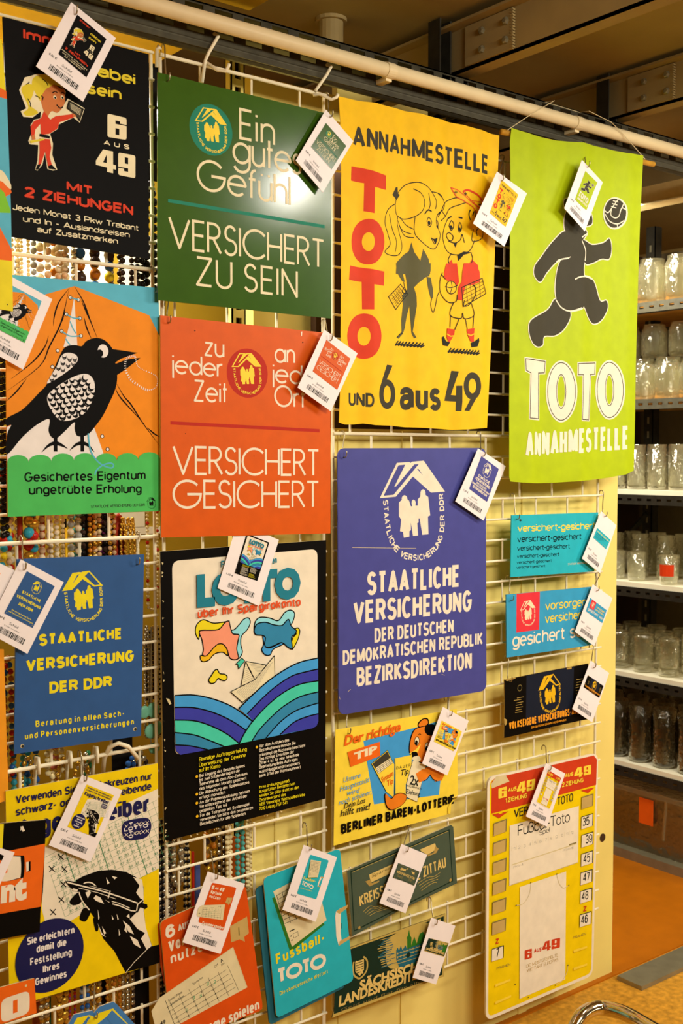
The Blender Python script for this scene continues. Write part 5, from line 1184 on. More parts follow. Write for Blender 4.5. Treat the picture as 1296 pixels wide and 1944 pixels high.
# ================================================================== price tags with a small picture of the sign
PAL['tagwhite'] = mat('tag_paper', (236,226,222), .35, noise=.02)
TAGROOT = {}
def price_tag(key, crop, tl, tr, br, bl, off, label, wide=None, price='0,80 €', bend=0):
    s = Art(crop, [tl, tr, br, bl], off)
    a, b, c, d = s.corners
    # a real tag is a rectangle seen turned: keep its four corners as they hang
    s.part('card'); th = .0006
    U = lambda u, v: tuple(Vector(a).lerp(Vector(b), u).lerp(Vector(d).lerp(Vector(c), u), v))
    P = [d, c, b, a]; n = 4
    s.cur.add([(*q, 0) for q in P]+[(*q, -th) for q in P], [(0,1,2,3),(7,6,5,4)]+[(i, n+i, n+(i+1) % n, (i+1) % n) for i in range(n)], PAL['tagwhite'])
    s.up(3)
    s.part('lettering', True)
    def tx(t, u0, v, u1, h, wt=0):
        p0 = Vector(U(u0, v)); p1 = Vector(U(u1, v)); e = p1-p0; up = (Vector(a)-Vector(d)); up = up.normalized()*h*up.length
        vs_, fs, xa, xb = glyphs(t, wt); top, bot = capheight(wt)
        s.raw([tuple(p0+e*((x-xa)/(xb-xa))+up*((y-bot)/(top-bot))) for x, y in vs_], fs, 'ink')
    tx(price, .09, .765, .25, .028, .01); tx('Schild', .38, .785, .58, .03, .0); tx('B 0,28m x H 0,38m', .30, .825, .64, .013, 0)
    s.part('barcode'); rr = random.Random(len(TAGROOT)); u = .20
    while u < .82:
        wv = rr.choice((.008,.012,.02)); q = [U(u, .855), U(u+wv, .855), U(u+wv, .93), U(u, .93)]
        s.lpoly(q, 'ink'); u += wv+rr.choice((.008,.012,.016))
    s.lay += 2
    root = s.finish('price_tag', label, 'price tag', 'price tags on the signs')
    mb, asp = ARTS[key].flat(); key_m = 'pic_'+key
    me = bpy.data.meshes.get(key_m)
    if me is None:
        o = mb.build('photo', root); o.data.name = key_m; bpy.context.view_layer.update()
    else:
        o = bpy.data.objects.new('photo', me); COL.objects.link(o); o.parent = root
    ex = Vector(b)-Vector(a); ey = Vector(a)-Vector(d); W, H = ex.length, ey.length
    u0, u1, v0, v1 = wide or (.16, .9, .09, .70)
    pw, ph = (u1-u0)*W, (v1-v0)*H
    h = min(ph, pw/asp); wd = h*asp
    ce = Vector(U((u0+u1)/2, (v0+v1)/2)); exn = ex.normalized(); eyn = ey.normalized()
    o.matrix_local = Matrix(((exn.x*h, eyn.x*h, 0, ce.x), (exn.y*h, eyn.y*h, 0, ce.y), (0, 0, .5, .0005), (0, 0, 0, 1)))
    TAGROOT[key] = root; return root
T = price_tag
T('black', A1, (505,15),(822,270),(590,722),(255,470), .05, 'white price tag picturing the black lottery sign, top left')
T('green', A5, (1030,652),(1192,840),(1012,1145),(850,955), .05, 'white price tag on the right corner of the green sign')
T('red', A6, (1140,125),(1361,283),(1183,668),(962,510), .05, 'white price tag on the right corner of the red sign')
T('banner', B1, (1097,545),(1296,690),(1145,1045),(937,890), .062, 'white price tag beside the yellow banner, left of the lime banner')
T('lime', B3, (477,228),(585,345),(492,600),(385,480), .075, 'white price tag in front of the lime banner, over the bear shape head')
T('bird', A2, (25,60),(350,240),(155,712),(-170,530), .034, 'white price tag picturing the bird sign, at the left edge')
T('amber', A3, (-200,60),(112,208),(-60,880),(-370,730), .037, 'white price tag with an orange picture, cut by the left edge beneath another tag')
T('blue', A3, (155,125),(475,295),(205,830),(-115,660), .04, 'white price tag picturing the blue and yellow insurance sign, left edge')
T('lotto', A7, (521,-60),(775,48),(652,455),(398,345), .0285, 'white price tag on the LOTTO board, tucked under the red sign', price='1,20 €')
T('pen', A4, (588,155),(878,265),(648,780),(350,660), .034, 'white price tag picturing the pen sign')
T('nt', A4, (-130,640),(105,712),(-30,1010),(-265,940), .05, 'white price tag corner over the black and orange sign at the left edge')
T('system', A8, (330,330),(553,405),(405,825),(178,755), .048, 'white price tag on the red system sign with the ticket', price='0,60 €')
T('fussball', A8, (905,170),(1105,245),(977,632),(777,560), .048, 'white price tag on the turquoise Fussball sign', price='0,60 €')
T('navy', B4, (1015,75),(1200,195),(1052,560),(862,430), .036, 'white price tag on the navy blue enamel sign, top right corner', price='1,20 €')
T('berlin', B5, (1020,55),(1247,178),(1058,657),(838,553), .032, 'white price tag on the yellow bear sign', (.12,.92,.2,.6))
T('kreis', B6, (657,195),(882,290),(692,805),(463,715), .034, 'white price tag across the green card sign ending in ZITTAU', (.12,.95,.25,.6))
T('saechs', B6, (918,842),(1130,915),(960,1430),(755,1370), .034, 'white price tag on the dark green bank sign with the city view', (.12,.95,.25,.6))
T('vg', B7, (935,195),(1048,300),(928,655),(795,545), .034, 'white price tag on the turquoise versichert sign, topmost small right tag', (.1,.95,.25,.6))
T('vors', B7, (875,735),(1020,838),(885,1192),(742,1085), .034, 'white price tag on the light blue sign with the red emblem panel', (.1,.95,.22,.58))
T('volks', B7, (858,1298),(995,1390),(870,1755),(722,1655), .034, 'white price tag on the small black sign with golden emblem', (.1,.95,.22,.58))
T('board', B8, (487,175),(617,245),(493,605),(350,535), .048, 'white price tag on the yellow results board')
# ================================================================== wire S hooks
def hook(top, bot, off, where, r=.0013, big=1.0):
    a = Pw(top[0], top[1], 0); b = Pw(bot[0], bot[1], -off)
    k = .0065*big
    P = [a+Vector((0,k,-k*.9)), a+Vector((0,k*1.05,0)), a+Vector((0,k*.7,k*.8)), a+Vector((0,0,k*1.05)), a+Vector((0,-k*.8,k*.7)), a+Vector((0,-k*1.1,-k*.3))]
    q = b+Vector((0,.004,.006)); P.append(a.lerp(q, .6)+Vector((0,-k*.3,0)))
    P += [q, b+Vector((0,.003,-.004)), b+Vector((0,-.003,-.007)), b+Vector((0,-.008,-.005)), b+Vector((0,-.010,.002)), b+Vector((0,-.0095,.006))]
    P = [Vector(v) for v in P]; S_ = []
    n = len(P)
    for i in range(n-1):
        p0, p1, p2, p3 = P[max(i-1,0)], P[i], P[i+1], P[min(i+2,n-1)]
        for j in range(3):
            t = j/3; S_.append(.5*((2*p1)+(p2-p0)*t+(2*p0-5*p1+4*p2-p3)*t*t+(3*p1-p0-3*p2+p3)*t**3))
    S_.append(P[-1])
    o = MB().tube(S_, r, M_STEELWIRE, 7).build('wire_hook', smooth=True, origin=tuple(a))
    return tag(o, 'bent wire hook '+where, 'hook', 'wire hooks holding signs and tags')
for a_ in (((309,92),(317,147),.036,'at the top left corner of the green sign'),((619,182),(626,216),.05,'through the tag of the green sign'),
    ((316,574),(319,606),.032,'at the top left corner of the red sign'),((614,612),(625,640),.048,'through the tag of the red sign'),
    ((952,300),(950,338),.06,'through the tag beside the yellow banner'),((1107,274),(1113,312),.073,'over the lime banner, through its tag'),
    ((650,824),(652,862),.025,'at the top left corner of the navy enamel sign'),((908,824),(915,860),.034,'through the tag of the navy enamel sign'),
    ((655,1350),(660,1386),.02,'at the top left corner of the yellow bear sign'),((847,1326),(852,1352),.03,'through the tag of the yellow bear sign'),
    ((772,1572),(769,1610),.032,'through the tag of the green sign ending in ZITTAU'),((814,1708),(824,1748),.032,'through the tag of the dark green bank sign'),
    ((972,942),(980,980),.022,'at the left corner of the turquoise versichert sign'),((1141,936),(1146,975),.032,'through the tag of the turquoise versichert sign'),
    ((964,1098),(969,1134),.022,'at the left corner of the light blue sign'),((1134,1090),(1131,1116),.032,'through the tag of the light blue sign'),
    ((961,1250),(966,1288),.022,'at the left corner of the small black worn sign'),((1122,1228),(1125,1262),.032,'through the tag of the small black worn sign'),
    ((1032,1420),(1040,1456),.046,'through the tag of the yellow results board'),((398,1620),(408,1660),.046,'through the tag of the red system sign'),
    ((578,1568),(586,1606),.046,'through the tag of the turquoise Fussball sign'),((151,1432),(160,1474),.032,'through the tag of the pen sign'),
    ((39,1024),(45,1073),.038,'through the tag of the blue and yellow sign'),((262,1016),(260,1064),.028,'at the top right corner of the blue and yellow sign'),
    ((288,512),(294,548),.022,'at the top right corner of the bird sign'),((176,1866),(180,1924),.046,'holding the blue and yellow house-shaped sign'),
    ((140,64),(142,20),.05,'through the tag of the black lottery sign')): hook(*a_)
# thick white display pegs at the left
for i, (px, py, w_) in enumerate(((70,1444,'first from the left'),(131,1433,'second from the left'),(181,1424,'third from the left'))):
    a = Pw(px, py, 0); P = [a+Vector((0,.012,-.05)), a+Vector((0,.006,-.01)), a+Vector((0,.004,.005)), a+Vector((0,-.006,.006)), a+Vector((0,-.008,-.004)), a+Vector((0,-.008,-.022))]
    tag(MB().tube(P, .0032, M_WHITEWIRE, 8).build('display_peg', smooth=True, origin=tuple(a)), 'white coated peg clipped over the rail above the pen sign, '+w_, 'peg', 'white display pegs')
a = [Pw(px, py, yy) for px, py, yy in ((195,1472,.03),(198,1440,.01),(208,1418,-.012),(225,1411,-.02),(243,1417,-.02),(262,1440,-.012))]
tag(MB().tube(a, .004, M_WHITEWIRE, 10).build('display_hook', smooth=True), 'thick curved white hook on the grid, right above the pen sign', 'hook')
# ------------------------------------------------------------------ rod and cord of the lime banner
M_DOWEL = mat('wood_dowel', (204,150,50), .5, noise=.15, scale=40); M_CORD = mat('white_cord', (214,196,150), .8)
a = Pw(951, 250, -.0372); b = Pw(1240, 312, -.0372)
rodt = empty('banner_rod', a, 'thin wooden rod and pale cord holding the lime banner to the pipe', 'rod')
def loc(o): o.parent = rodt; o.matrix_parent_inverse = Matrix.Translation(-Vector(a)); return o
loc(MB().tube([a, b], .0068, M_DOWEL, 14).build('dowel', smooth=True))
m = MB(); m.tube([Pw(963,247,-.0475), Pw(1003,220,-.054), Pw(1052,191,-.054)], .0009, M_CORD, 6)
m.tube([Pw(1118,211,-.054), Pw(1160,232,-.058), Pw(1180,252,-.054), Pw(1224,302,-.0475)], .0009, M_CORD, 6); m.tube([Pw(1052,191,-.054), Vector((Pw(1052,191,-.05).x,-.02,Pw(1052,191,-.05).z+.004)), Vector((Pw(1118,211,-.05).x,-.02,Pw(1118,211,-.05).z+.004)), Pw(1118,211,-.054)], .0009, M_CORD, 6)
loc(m.build('cord'))
# ================================================================== necklaces behind the left grid
def gem(name, rgb, rough=.18, metal=0.0): return mat('bead_'+name, rgb, rough, metal, .12, 60)
G_ = dict(pearl=gem('pearl',(214,198,164)), grey=gem('grey',(150,150,140)), rose=gem('rosepearl',(196,160,120)), red=gem('red',(176,36,20)), rope=gem('rope',(150,44,16),.6), black=gem('black',(22,18,16)), gold=gem('gold',(196,150,52),.25,.7),
    silver=gem('silver',(176,166,140),.25,.8), turq=gem('turquoise',(78,158,146)), blue=gem('blue',(40,86,150)), aqua=gem('aqua',(50,150,170)), amber=gem('amber',(176,104,24)), cream=gem('cream',(222,204,150)), dark=gem('dark',(56,40,32)), orange=gem('orange',(206,90,20)), yellow=gem('yellowglass',(206,176,30)), green=gem('green',(40,100,56)), purple=gem('purple',(110,40,90)), pinkish=gem('coral',(204,110,84)), jade=gem('jade',(112,180,150),.3))
NECK = []
def strand(gap, px, yt, yb, y, half, r, mats, desc, style='bead'):
    NECK.append((gap, px, yt, yb, y, half, r, mats, desc, style))
def build_strand(gap, px, yt, yb, y, half, r, mats, desc, style, label):
    c = Pw(px, yt, y); zb = Pw(px, yb, y).z; w_ = half/950; m = MB()
    path = []; n = 60; L = c.z-zb-w_
    P = [(w_*.25, 0), (w_, -.03), (w_, -max(L, .04))]+[(w_*math.cos(R(-t)), -max(L, .04)-w_*math.sin(R(t))) for t in range(20, 180, 20)]+[(-w_, -max(L, .04)), (-w_, -.03), (-w_*.25, 0)]
    P = [Vector((a, 0, b)) for a, b in P]
    acc = []; step = r*(2.02 if style == 'bead' else 1.5); pos = 0; k = 0
    for a, b in zip(P, P[1:]):
        d = (b-a).length
        while pos <= d:
            acc.append((a.lerp(b, pos/d) if d else a, (b-a).normalized())); pos += step
        pos -= d
    rr = random.Random(int(px*7+yt))
    if style == 'rope':
        m.tube(P+[P[0]], r, G_[mats[0]], 8)
        for i, (q, t) in enumerate(acc): m.ball((q.x, -r*.5, q.z), r*.8, G_[mats[0]], 6, 4, (1,.7,.6))
    else:
        for i, (q, t) in enumerate(acc):
            g = G_[mats[i % len(mats)]]; s_ = r*rr.uniform(.88, 1.06)
            if style == 'chain': m.ball((q.x+(r*.25 if i % 2 else -r*.25), (r*.3 if i % 2 else -r*.3), q.z), s_*1.05, g, 6, 4, (.8,.8,1.15) if i % 2 else (1.1,.5,1.0))
            else: m.ball((q.x, 0, q.z), s_, g, 8, 6)
    o = m.build('necklace', smooth=True); o.location = c
    return tag(o, label, 'necklace', 'necklaces behind the left wire grid')
g1 = 'under the black sign'
strand(g1, 27, 400, 700, .04, 5, .0042, ['pearl'], 'small pearls')
strand(g1, 47, 380, 660, .05, 14, .0062, ['grey'], 'grey pearls'); strand(g1, 46, 400, 900, .03, 6, .0036, ['cream'], 'tiny cream beads')
strand(g1, 102, 380, 700, .05, 12, .0068, ['pearl','pearl','rose'], 'big baroque pearls'); strand(g1, 115, 400, 640, .035, 6, .0062, ['rose','pearl','pearl'], 'rose pearls'); strand(g1, 132, 390, 640, .05, 7, .0058, ['cream','silver'], 'cream pearls')
strand(g1, 88, 380, 640, .06, 13, .009, ['pearl','amber','cream'], 'brown and pearl stones'); strand(g1, 145, 390, 660, .07, 8, .004, ['black'], 'black seed beads')
strand(g1, 165, 380, 620, .05, 14, .011, ['dark','amber','blue','yellow','dark'], 'large faceted colour stones'); strand(g1, 192, 380, 600, .06, 14, .010, ['amber','dark','blue','yellow'], 'amber and yellow stones')
strand(g1, 218, 380, 640, .06, 8, .005, ['dark','silver'], 'dark metal links', 'chain'); strand(g1, 240, 380, 660, .05, 9, .0055, ['dark'], 'dark brown beads')
strand(g1, 264, 360, 700, .035, 5, .0072, ['black'], 'round black beads'); strand(g1, 284, 350, 660, .04, 8, .008, ['black'], 'large black beads')
g2 = 'under the bird sign'
strand(g2, 10, 880, 1200, .05, 8, .007, ['pearl','red','aqua','cream'], 'mixed glass beads'); strand(g2, 24, 900, 1180, .045, 8, .006, ['pearl','rose'], 'creamy pearls')
strand(g2, 46, 880, 1240, .04, 9, .0052, ['rope'], 'woven red cord', 'rope'); strand(g2, 70, 880, 1240, .05, 8, .005, ['rope'], 'dark red woven cord', 'rope'); strand(g2, 57, 880, 1160, .03, 4, .0105, ['red','aqua','gold'], 'big red beads')
strand(g2, 85, 900, 1200, .045, 7, .0068, ['rose','pearl'], 'bronze pearls'); strand(g2, 101, 930, 1220, .04, 5, .0048, ['pearl'], 'small ivory pearls'); strand(g2, 113, 930, 1220, .045, 5, .0046, ['cream'], 'thin ivory pearls')
strand(g2, 140, 900, 1200, .045, 7, .007, ['silver','pearl','grey'], 'crystal beads'); strand(g2, 148, 900, 1230, .055, 6, .0055, ['grey','turq'], 'grey stone beads'); strand(g2, 163, 890, 1230, .045, 7, .0062, ['dark','black'], 'dark purple beads')
strand(g2, 173, 890, 1230, .04, 4, .0048, ['gold','amber'], 'golden beads'); strand(g2, 183, 890, 1240, .04, 4, .0052, ['rose','gold','cream'], 'copper pearls'); strand(g2, 192, 890, 1220, .05, 4, .0045, ['dark','purple'], 'dark plum beads'); strand(g2, 205, 890, 1240, .045, 6, .006, ['black','dark'], 'black brown beads')
strand(g2, 212, 960, 1240, .035, 4, .0048, ['gold','rose'], 'gold and rose beads'); strand(g2, 224, 980, 1240, .05, 6, .006, ['rope'], 'dark red ribbon', 'rope')
for px in (233, 243, 251): strand(g2, px, 985, 1230, .04, 4, .0034, ['gold'], 'fine gold links', 'chain')
strand(g2, 288, 870, 1158, .03, 10, .0036, ['cream','cream','cream','cream','red'], 'white seed beads with red stones')
g3 = 'left of the LOTTO board'
for px, mm in ((278,['silver']),(290,['gold','silver']),(298,['silver','dark'])): strand(g3, px, 1190, 1400, .03, 4, .0032, mm, ' and '.join(mm)+' links', 'chain')
strand(g3, 284, 1200, 1330, .045, 6, .0042, ['black','dark'], 'small black beads')
g4 = 'above the pen sign'
strand(g4, 34, 1390, 1560, .04, 8, .006, ['blue','turq','aqua'], 'blue glass beads'); strand(g4, 52, 1440, 1570, .03, 10, .0044, ['gold','silver'], 'pale gold links', 'chain'); strand(g4, 60, 1400, 1580, .05, 8, .0065, ['blue','aqua'], 'sea blue beads')
strand(g4, 103, 1380, 1475, .035, 13, .0058, ['cream'], 'cream round beads'); strand(g4, 104, 1400, 1560, .045, 4, .0046, ['pinkish','cream'], 'coral coloured beads'); strand(g4, 118, 1440, 1580, .03, 8, .0042, ['gold'], 'gold links', 'chain'); strand(g4, 155, 1440, 1540, .035, 14, .0046, ['gold','gold','silver'], 'heavy gold links', 'chain')
strand(g4, 165, 1430, 1530, .05, 8, .006, ['green','silver'], 'green stones'); strand(g4, 262, 1430, 1500, .04, 18, .0064, ['silver','black'], 'silver patterned links'); strand(g4, 270, 1440, 1540, .035, 16, .0062, ['silver','dark'], 'heavy silver links', 'chain'); strand(g4, 248, 1440, 1490, .03, 10, .0058, ['blue'], 'bright blue beads')
g5 = 'below the LOTTO board'
for i, (px, mm, d_) in enumerate(((306,['black','silver'],'black silver links'),(315,['silver'],'thin silver links'),(327,['dark','silver'],'dark metal links'))): strand(g5, px, 1560, 1990, .035, 4, .0044, mm, d_, 'chain')
strand(g5, 336, 1575, 1680, .03, 8, .0075, ['silver'], 'broad silver links', 'chain'); strand(g5, 354, 1600, 1960, .04, 4, .0042, ['black','cream'], 'black and white links', 'chain')
strand(g5, 398, 1555, 1650, .05, 8, .007, ['dark','amber','gold'], 'brown and gold stones'); strand(g5, 420, 1555, 1680, .045, 5, .005, ['silver','dark'], 'steel links', 'chain')
strand(g5, 434, 1550, 1680, .035, 3, .0052, ['cream'], 'cream round beads'); strand(g5, 455, 1540, 1720, .035, 6, .0056, ['turq'], 'turquoise beads'); strand(g5, 472, 1545, 1690, .045, 3, .0045, ['cream'], 'small ivory beads')
g6 = 'below the pen sign'
for px, mm, r_, d_ in ((83,['silver','gold'],.0058,'thick pale links'),(118,['gold'],.0088,'very heavy gold links'),(136,['purple','red'],.003,'tiny purple beads'),(160,['grey','blue'],.005,'blue grey beads'),(182,['gold','silver'],.0066,'brass links'),(208,['gold','amber'],.0038,'fine amber gold links'),(222,['amber','gold'],.0046,'ornate gold links'),(238,['silver'],.004,'fine silver links'),(247,['silver','dark'],.0048,'dark silver links')): strand(g6, px, 1820, 2050, .035, 5, r_, mm, d_, 'chain' if 'link' in d_ else 'bead')
g7 = 'at the left edge'
strand(g7, 4, 640, 1020, .03, 3, .006, ['black'], 'black beads'); strand(g7, 10, 900, 1060, .035, 4, .007, ['aqua','red','cream','yellow'], 'coloured glass beads'); strand(g7, 14, 1250, 1480, .04, 6, .006, ['amber','blue','red'], 'small mixed stones')
gaps = {}
for q in NECK: gaps.setdefault(q[0], []).append(q)
ORD = ['leftmost','second from left','third from left','fourth from left','fifth from left','sixth from left','seventh from left','eighth from left','ninth from left']+['%dth from left' % i for i in range(10, 30)]
for g, L in gaps.items():
    L.sort(key=lambda q: q[1])
    for i, q in enumerate(L): build_strand(*q, 'necklace of %s, %s %s' % (q[8], ORD[i], g))
# pendants of jade green stone
t = empty('pendant_necklace', Pw(288, 1330, .02), 'jade green disc pendant necklace hanging between the blue sign and the LOTTO board', 'necklace')
o0 = Vector(t.location)
def disc(px, py, r, sq): 
    c = Pw(px, py, .018)-o0; MB().ball(tuple(c), r, G_['jade'], 16, 10, (1,.3,sq)).build('pendant', t, smooth=True)
disc(274,1352,.012,1); disc(291,1348,.0135,1.1); disc(287,1388,.014,1); disc(300,1382,.009,1.5); disc(293,1420,.012,.9)
m = MB(); m.tube([Pw(287,1190,.02)-o0, Pw(286,1430,.02)-o0], .0016, G_['silver'], 6); m.tube([Pw(292,1190,.022)-o0, Pw(296,1430,.022)-o0], .0016, G_['silver'], 6); m.build('chain', t)
# ribbons and cards behind the grid
def slab(name, pxa, pxb, ya, yb, y, m, label, cat):
    a = Pw(pxa, ya, y); b = Pw(pxb, yb, y); return tag(bx(name, (a.x, y, b.z), (b.x, y+.004, a.z), m), label, cat)
M_CARD = mat('white_card', (238,230,204), .5, noise=.02); M_BLK = mat('black_cloth', (18,15,12), .9); M_REDR = mat('red_ribbon', (170,30,14), .6); M_YELR = mat('yellow_ribbon', (226,176,20), .6); M_BLUR = mat('blue_ribbon', (64,78,130), .6)
slab('display_card', 18, 205, 430, 575, .4459, M_CARD, 'white display card behind the pearls under the black lottery sign', 'card'); slab('display_card', 228, 312, 440, 600, .4459, M_CARD, 'white display card behind the black beads beside the green sign', 'card')
slab('display_card', 210, 275, 940, 1000, .4459, M_CARD, 'white card behind the grid at the lower right of the bird sign', 'card'); slab('display_card', 225, 310, 1003, 1012, .4459, M_CARD, 'narrow white card edge above the red stone necklace', 'card')
slab('cloth_panel', 280, 303, 118, 345, .06, M_BLK, 'narrow black cloth between the black lottery sign and the green sign', 'cloth'); slab('cloth_panel', 118, 128, 985, 1130, .06, M_BLK, 'narrow black cloth strip among the necklaces below the bird sign', 'cloth'); slab('cloth_panel', 150, 212, 960, 1130, .1, M_BLK, 'wide black cloth behind the dark beads below the bird sign', 'cloth')
slab('cloth_panel', 213, 252, 1380, 1500, .07, M_BLK, 'black cloth behind the curved white arm', 'cloth'); slab('cloth_panel', 252, 284, 1830, 2000, .06, M_BLK, 'black cloth strip behind the grid right of the house-shaped sign', 'cloth'); slab('cloth_panel', 192, 204, 1860, 2000, .07, M_BLK, 'thin black cloth strip behind the house-shaped sign', 'cloth')
slab('cloth_panel', 302, 316, 1585, 1990, .07, M_BLK, 'black cloth strip beside the pen sign and below the LOTTO board', 'cloth')
slab('ribbon', 358, 365, 1618, 1990, .05, M_YELR, 'yellow ribbon below the LOTTO board', 'ribbon'); slab('ribbon', 365, 371, 1618, 1990, .045, M_REDR, 'red ribbon below the LOTTO board', 'ribbon'); slab('ribbon', 371, 382, 1640, 1990, .05, M_BLUR, 'blue ribbon below the LOTTO board', 'ribbon')
slab('ribbon', 440, 466, 1590, 1690, .07, mat('orange_ribbon',(206,100,20),.6), 'orange ribbon behind the turquoise beads', 'ribbon'); slab('ribbon', 124, 129, 1002, 1120, .03, M_YELR, 'thin yellow ribbon among the necklaces below the bird sign', 'ribbon'); slab('ribbon', 88, 98, 1895, 2000, .06, mat('green_ribbon',(20,84,50),.6), 'green ribbon at the lower left behind the grid', 'ribbon'); slab('ribbon', 62, 78, 1905, 2000, .07, mat('rust_ribbon',(150,70,20),.6), 'rust coloured ribbon at the lower left behind the grid', 'ribbon')
# ================================================================== glass rack at the right
RX = 3.2; M_POST = M_DARKSTEEL
rack = empty('storage_rack', (RX, .8, 0), 'dark slotted steel rack of glassware standing at the right', 'rack')
sh = [(1240, 572), (1240, 757), (1240, 931), (1240, 1110), (1240, 1286), (1240, 1461)]
zsh = [Px(px, py, RX).z for px, py in sh]; YA, YB = .1, .95
print('SHELVES', zsh)
def rel(v): return (v[0]-RX, v[1]-.8, v[2])
def rb(name, a, b, m): return MB().box(rel(a), rel(b), m).build(name, rack)
for i, z in enumerate(zsh):
    m = M_WOOD if i in (0, 1) else M_WHITEEDGE
    rb('shelf_board', (RX+.002, YA, z-.016), (RX+.55, YB, z), m)
    a = MB(); zz = z-.018; hh = .034
    zt1 = z+.0 if i < 2 else z-.016
    a.box(rel((RX-.002,YA,zt1-hh)), rel((RX,YB,zt1-hh*.62)), M_RAIL if i < 2 else M_POST); a.box(rel((RX-.002,YA,zt1-hh*.38)), rel((RX,YB,zt1)), M_RAIL if i < 2 else M_POST)
    y = YA
    while y < YB: a.box(rel((RX-.002,y,zt1-hh*.62)), rel((RX,y+.022,zt1-hh*.38)), M_RAIL if i < 2 else M_POST); y += .04
    a.box(rel((RX,YA,zt1-hh)), rel((RX+.03,YB,zt1-hh+.002)), M_POST); a.build('edge_rail', rack)
for (px, py, X_) in ((1240, 700, RX+.34),):
    q = Px(px, py, X_)
    for yy in (q.y, YA+.001, YB-.045):
        m = MB(); m.box(rel((X_,yy,0)), rel((X_+.003,yy+.04,2.26)), M_POST); m.box(rel((X_,yy,0)), rel((X_+.04,yy+.003,2.26)), M_POST)
        for k in range(40): m.box(rel((X_-.001,yy+.016,.1+k*.053)), rel((X_,yy+.024,.125+k*.053)), M_STEEL)
        m.build('post', rack)
    m = MB(); m.tube([rel((X_,q.y+.02,zsh[3]+.22)), rel((X_,YB-.03,zsh[3]+.05))], .012, M_POST, 4); m.build('brace', rack)
rb('back_board', (RX+.56, YA, .1), (RX+.575, YB, 2.2), mat('rack_back', (112,96,66), .7))
rb('side_board', (RX+.01, YB, .1), (RX+.56, YB+.01, 2.2), M_DARK)
pl = rb('plinth', (RX, YA, 0), (RX+.5, YB, .035), M_STEEL)
def glassmat(name, tint, dens):
    m = bpy.data.materials.new(name); m.use_nodes = True; nt = m.node_tree; nt.nodes.remove(nt.nodes['Principled BSDF'])
    out = nt.nodes['Material Output']; tr = nt.nodes.new('ShaderNodeBsdfTransparent'); gl = nt.nodes.new('ShaderNodeBsdfGlossy'); df = nt.nodes.new('ShaderNodeBsdfTranslucent')
    tr.inputs[0].default_value = (*tint, 1); gl.inputs['Roughness'].default_value = .06; gl.inputs[0].default_value = (1,.98,.9,1); df.inputs[0].default_value = (.85,.82,.62,1)
    lw = nt.nodes.new('ShaderNodeLayerWeight'); lw.inputs[0].default_value = .35
    nz = nt.nodes.new('ShaderNodeTexNoise'); nz.inputs['Scale'].default_value = 45; tc = nt.nodes.new('ShaderNodeTexCoord'); nt.links.new(tc.outputs['Object'], nz.inputs['Vector'])
    bp = nt.nodes.new('ShaderNodeBump'); bp.inputs['Strength'].default_value = .9; bp.inputs['Distance'].default_value = .01; nt.links.new(nz.outputs['Fac'], bp.inputs['Height']); nt.links.new(bp.outputs['Normal'], gl.inputs['Normal'])
    m0 = nt.nodes.new('ShaderNodeMixShader'); m0.inputs[0].default_value = dens; nt.links.new(tr.outputs[0], m0.inputs[1]); nt.links.new(df.outputs[0], m0.inputs[2])
    m1 = nt.nodes.new('ShaderNodeMixShader'); nt.links.new(lw.outputs['Facing'], m1.inputs[0]); nt.links.new(m0.outputs[0], m1.inputs[1]); nt.links.new(gl.outputs[0], m1.inputs[2]); nt.links.new(m1.outputs[0], out.inputs['Surface'])
    return m
M_GLASS = glassmat('clear_glass', (.96,.96,.9), .16); M_GLASS2 = glassmat('patterned_glass', (.95,.95,.87), .3)
def glass_mesh(kind):
    m = MB(); g = M_GLASS2 if kind in ('patterned_jar','preserving_jar') else M_GLASS
    if kind == 'beer_mug':
        m.lathe([(0,.004),(.034,.004),(.036,.012),(.034,.03),(.034,.115),(.0365,.13),(.034,.13),(.0315,.115),(.031,.03),(.0,.022)], (0,0,0), g, 18)
        m.tube([(-.01,-.034,.1),(-.012,-.058,.098),(-.012,-.064,.07),(-.012,-.056,.042),(-.01,-.034,.036)], .006, g, 8)
    elif kind == 'vase': m.lathe([(0,.002),(.036,.002),(.04,.012),(.034,.12),(.042,.2),(.039,.2),(.031,.12),(.036,.016),(0,.014)], (0,0,0), M_SMOKE, 18)
    elif kind == 'tumbler': m.lathe([(0,.002),(.026,.002),(.03,.01),(.036,.1),(.034,.1),(.029,.014),(0,.012)], (0,0,0), g, 18)
    elif kind == 'tall_glass': m.lathe([(0,.002),(.03,.002),(.032,.01),(.033,.155),(.0305,.155),(.029,.014),(0,.012)], (0,0,0), g, 18)
    else:
        h = .15 if kind == 'preserving_jar' else .12; w_ = .05 if kind == 'preserving_jar' else .046
        m.lathe([(0,.002),(w_*.85,.002),(w_,.014),(w_,h*.76),(w_*.95,h*.85),(w_*.84,h*.91),(w_*.84,h),(w_*.78,h),(w_*.78,h*.9),(w_*.9,h*.8),(w_*.93,h*.7),(w_*.93,.02),(0,.014)], (0,0,0), g, 20)
    return m
PROTO = {}
def glass(kind, x, y, z, label, grp):
    if kind not in PROTO: o = glass_mesh(kind).build(kind, smooth=True); PROTO[kind] = o
    else: o = PROTO[kind].copy(); COL.objects.link(o)
    o.location = (x, y, z+.0008); o.rotation_euler = (0, 0, random.uniform(-.5, .5))
    return tag(o, label, 'glass', grp)
RN = ['top','second','third','fourth','fifth','lowest']
M_SMOKE = glassmat('smoky_glass', (.55,.5,.4), .12)
plan = [('preserving_jar',.112,'patterned_jar'),('patterned_jar',.098,'preserving_jar'),('tall_glass',.085,'beer_mug'),('tumbler',.088,'tall_glass'),('beer_mug',.105,'beer_mug'),('vase',.1,'vase')]
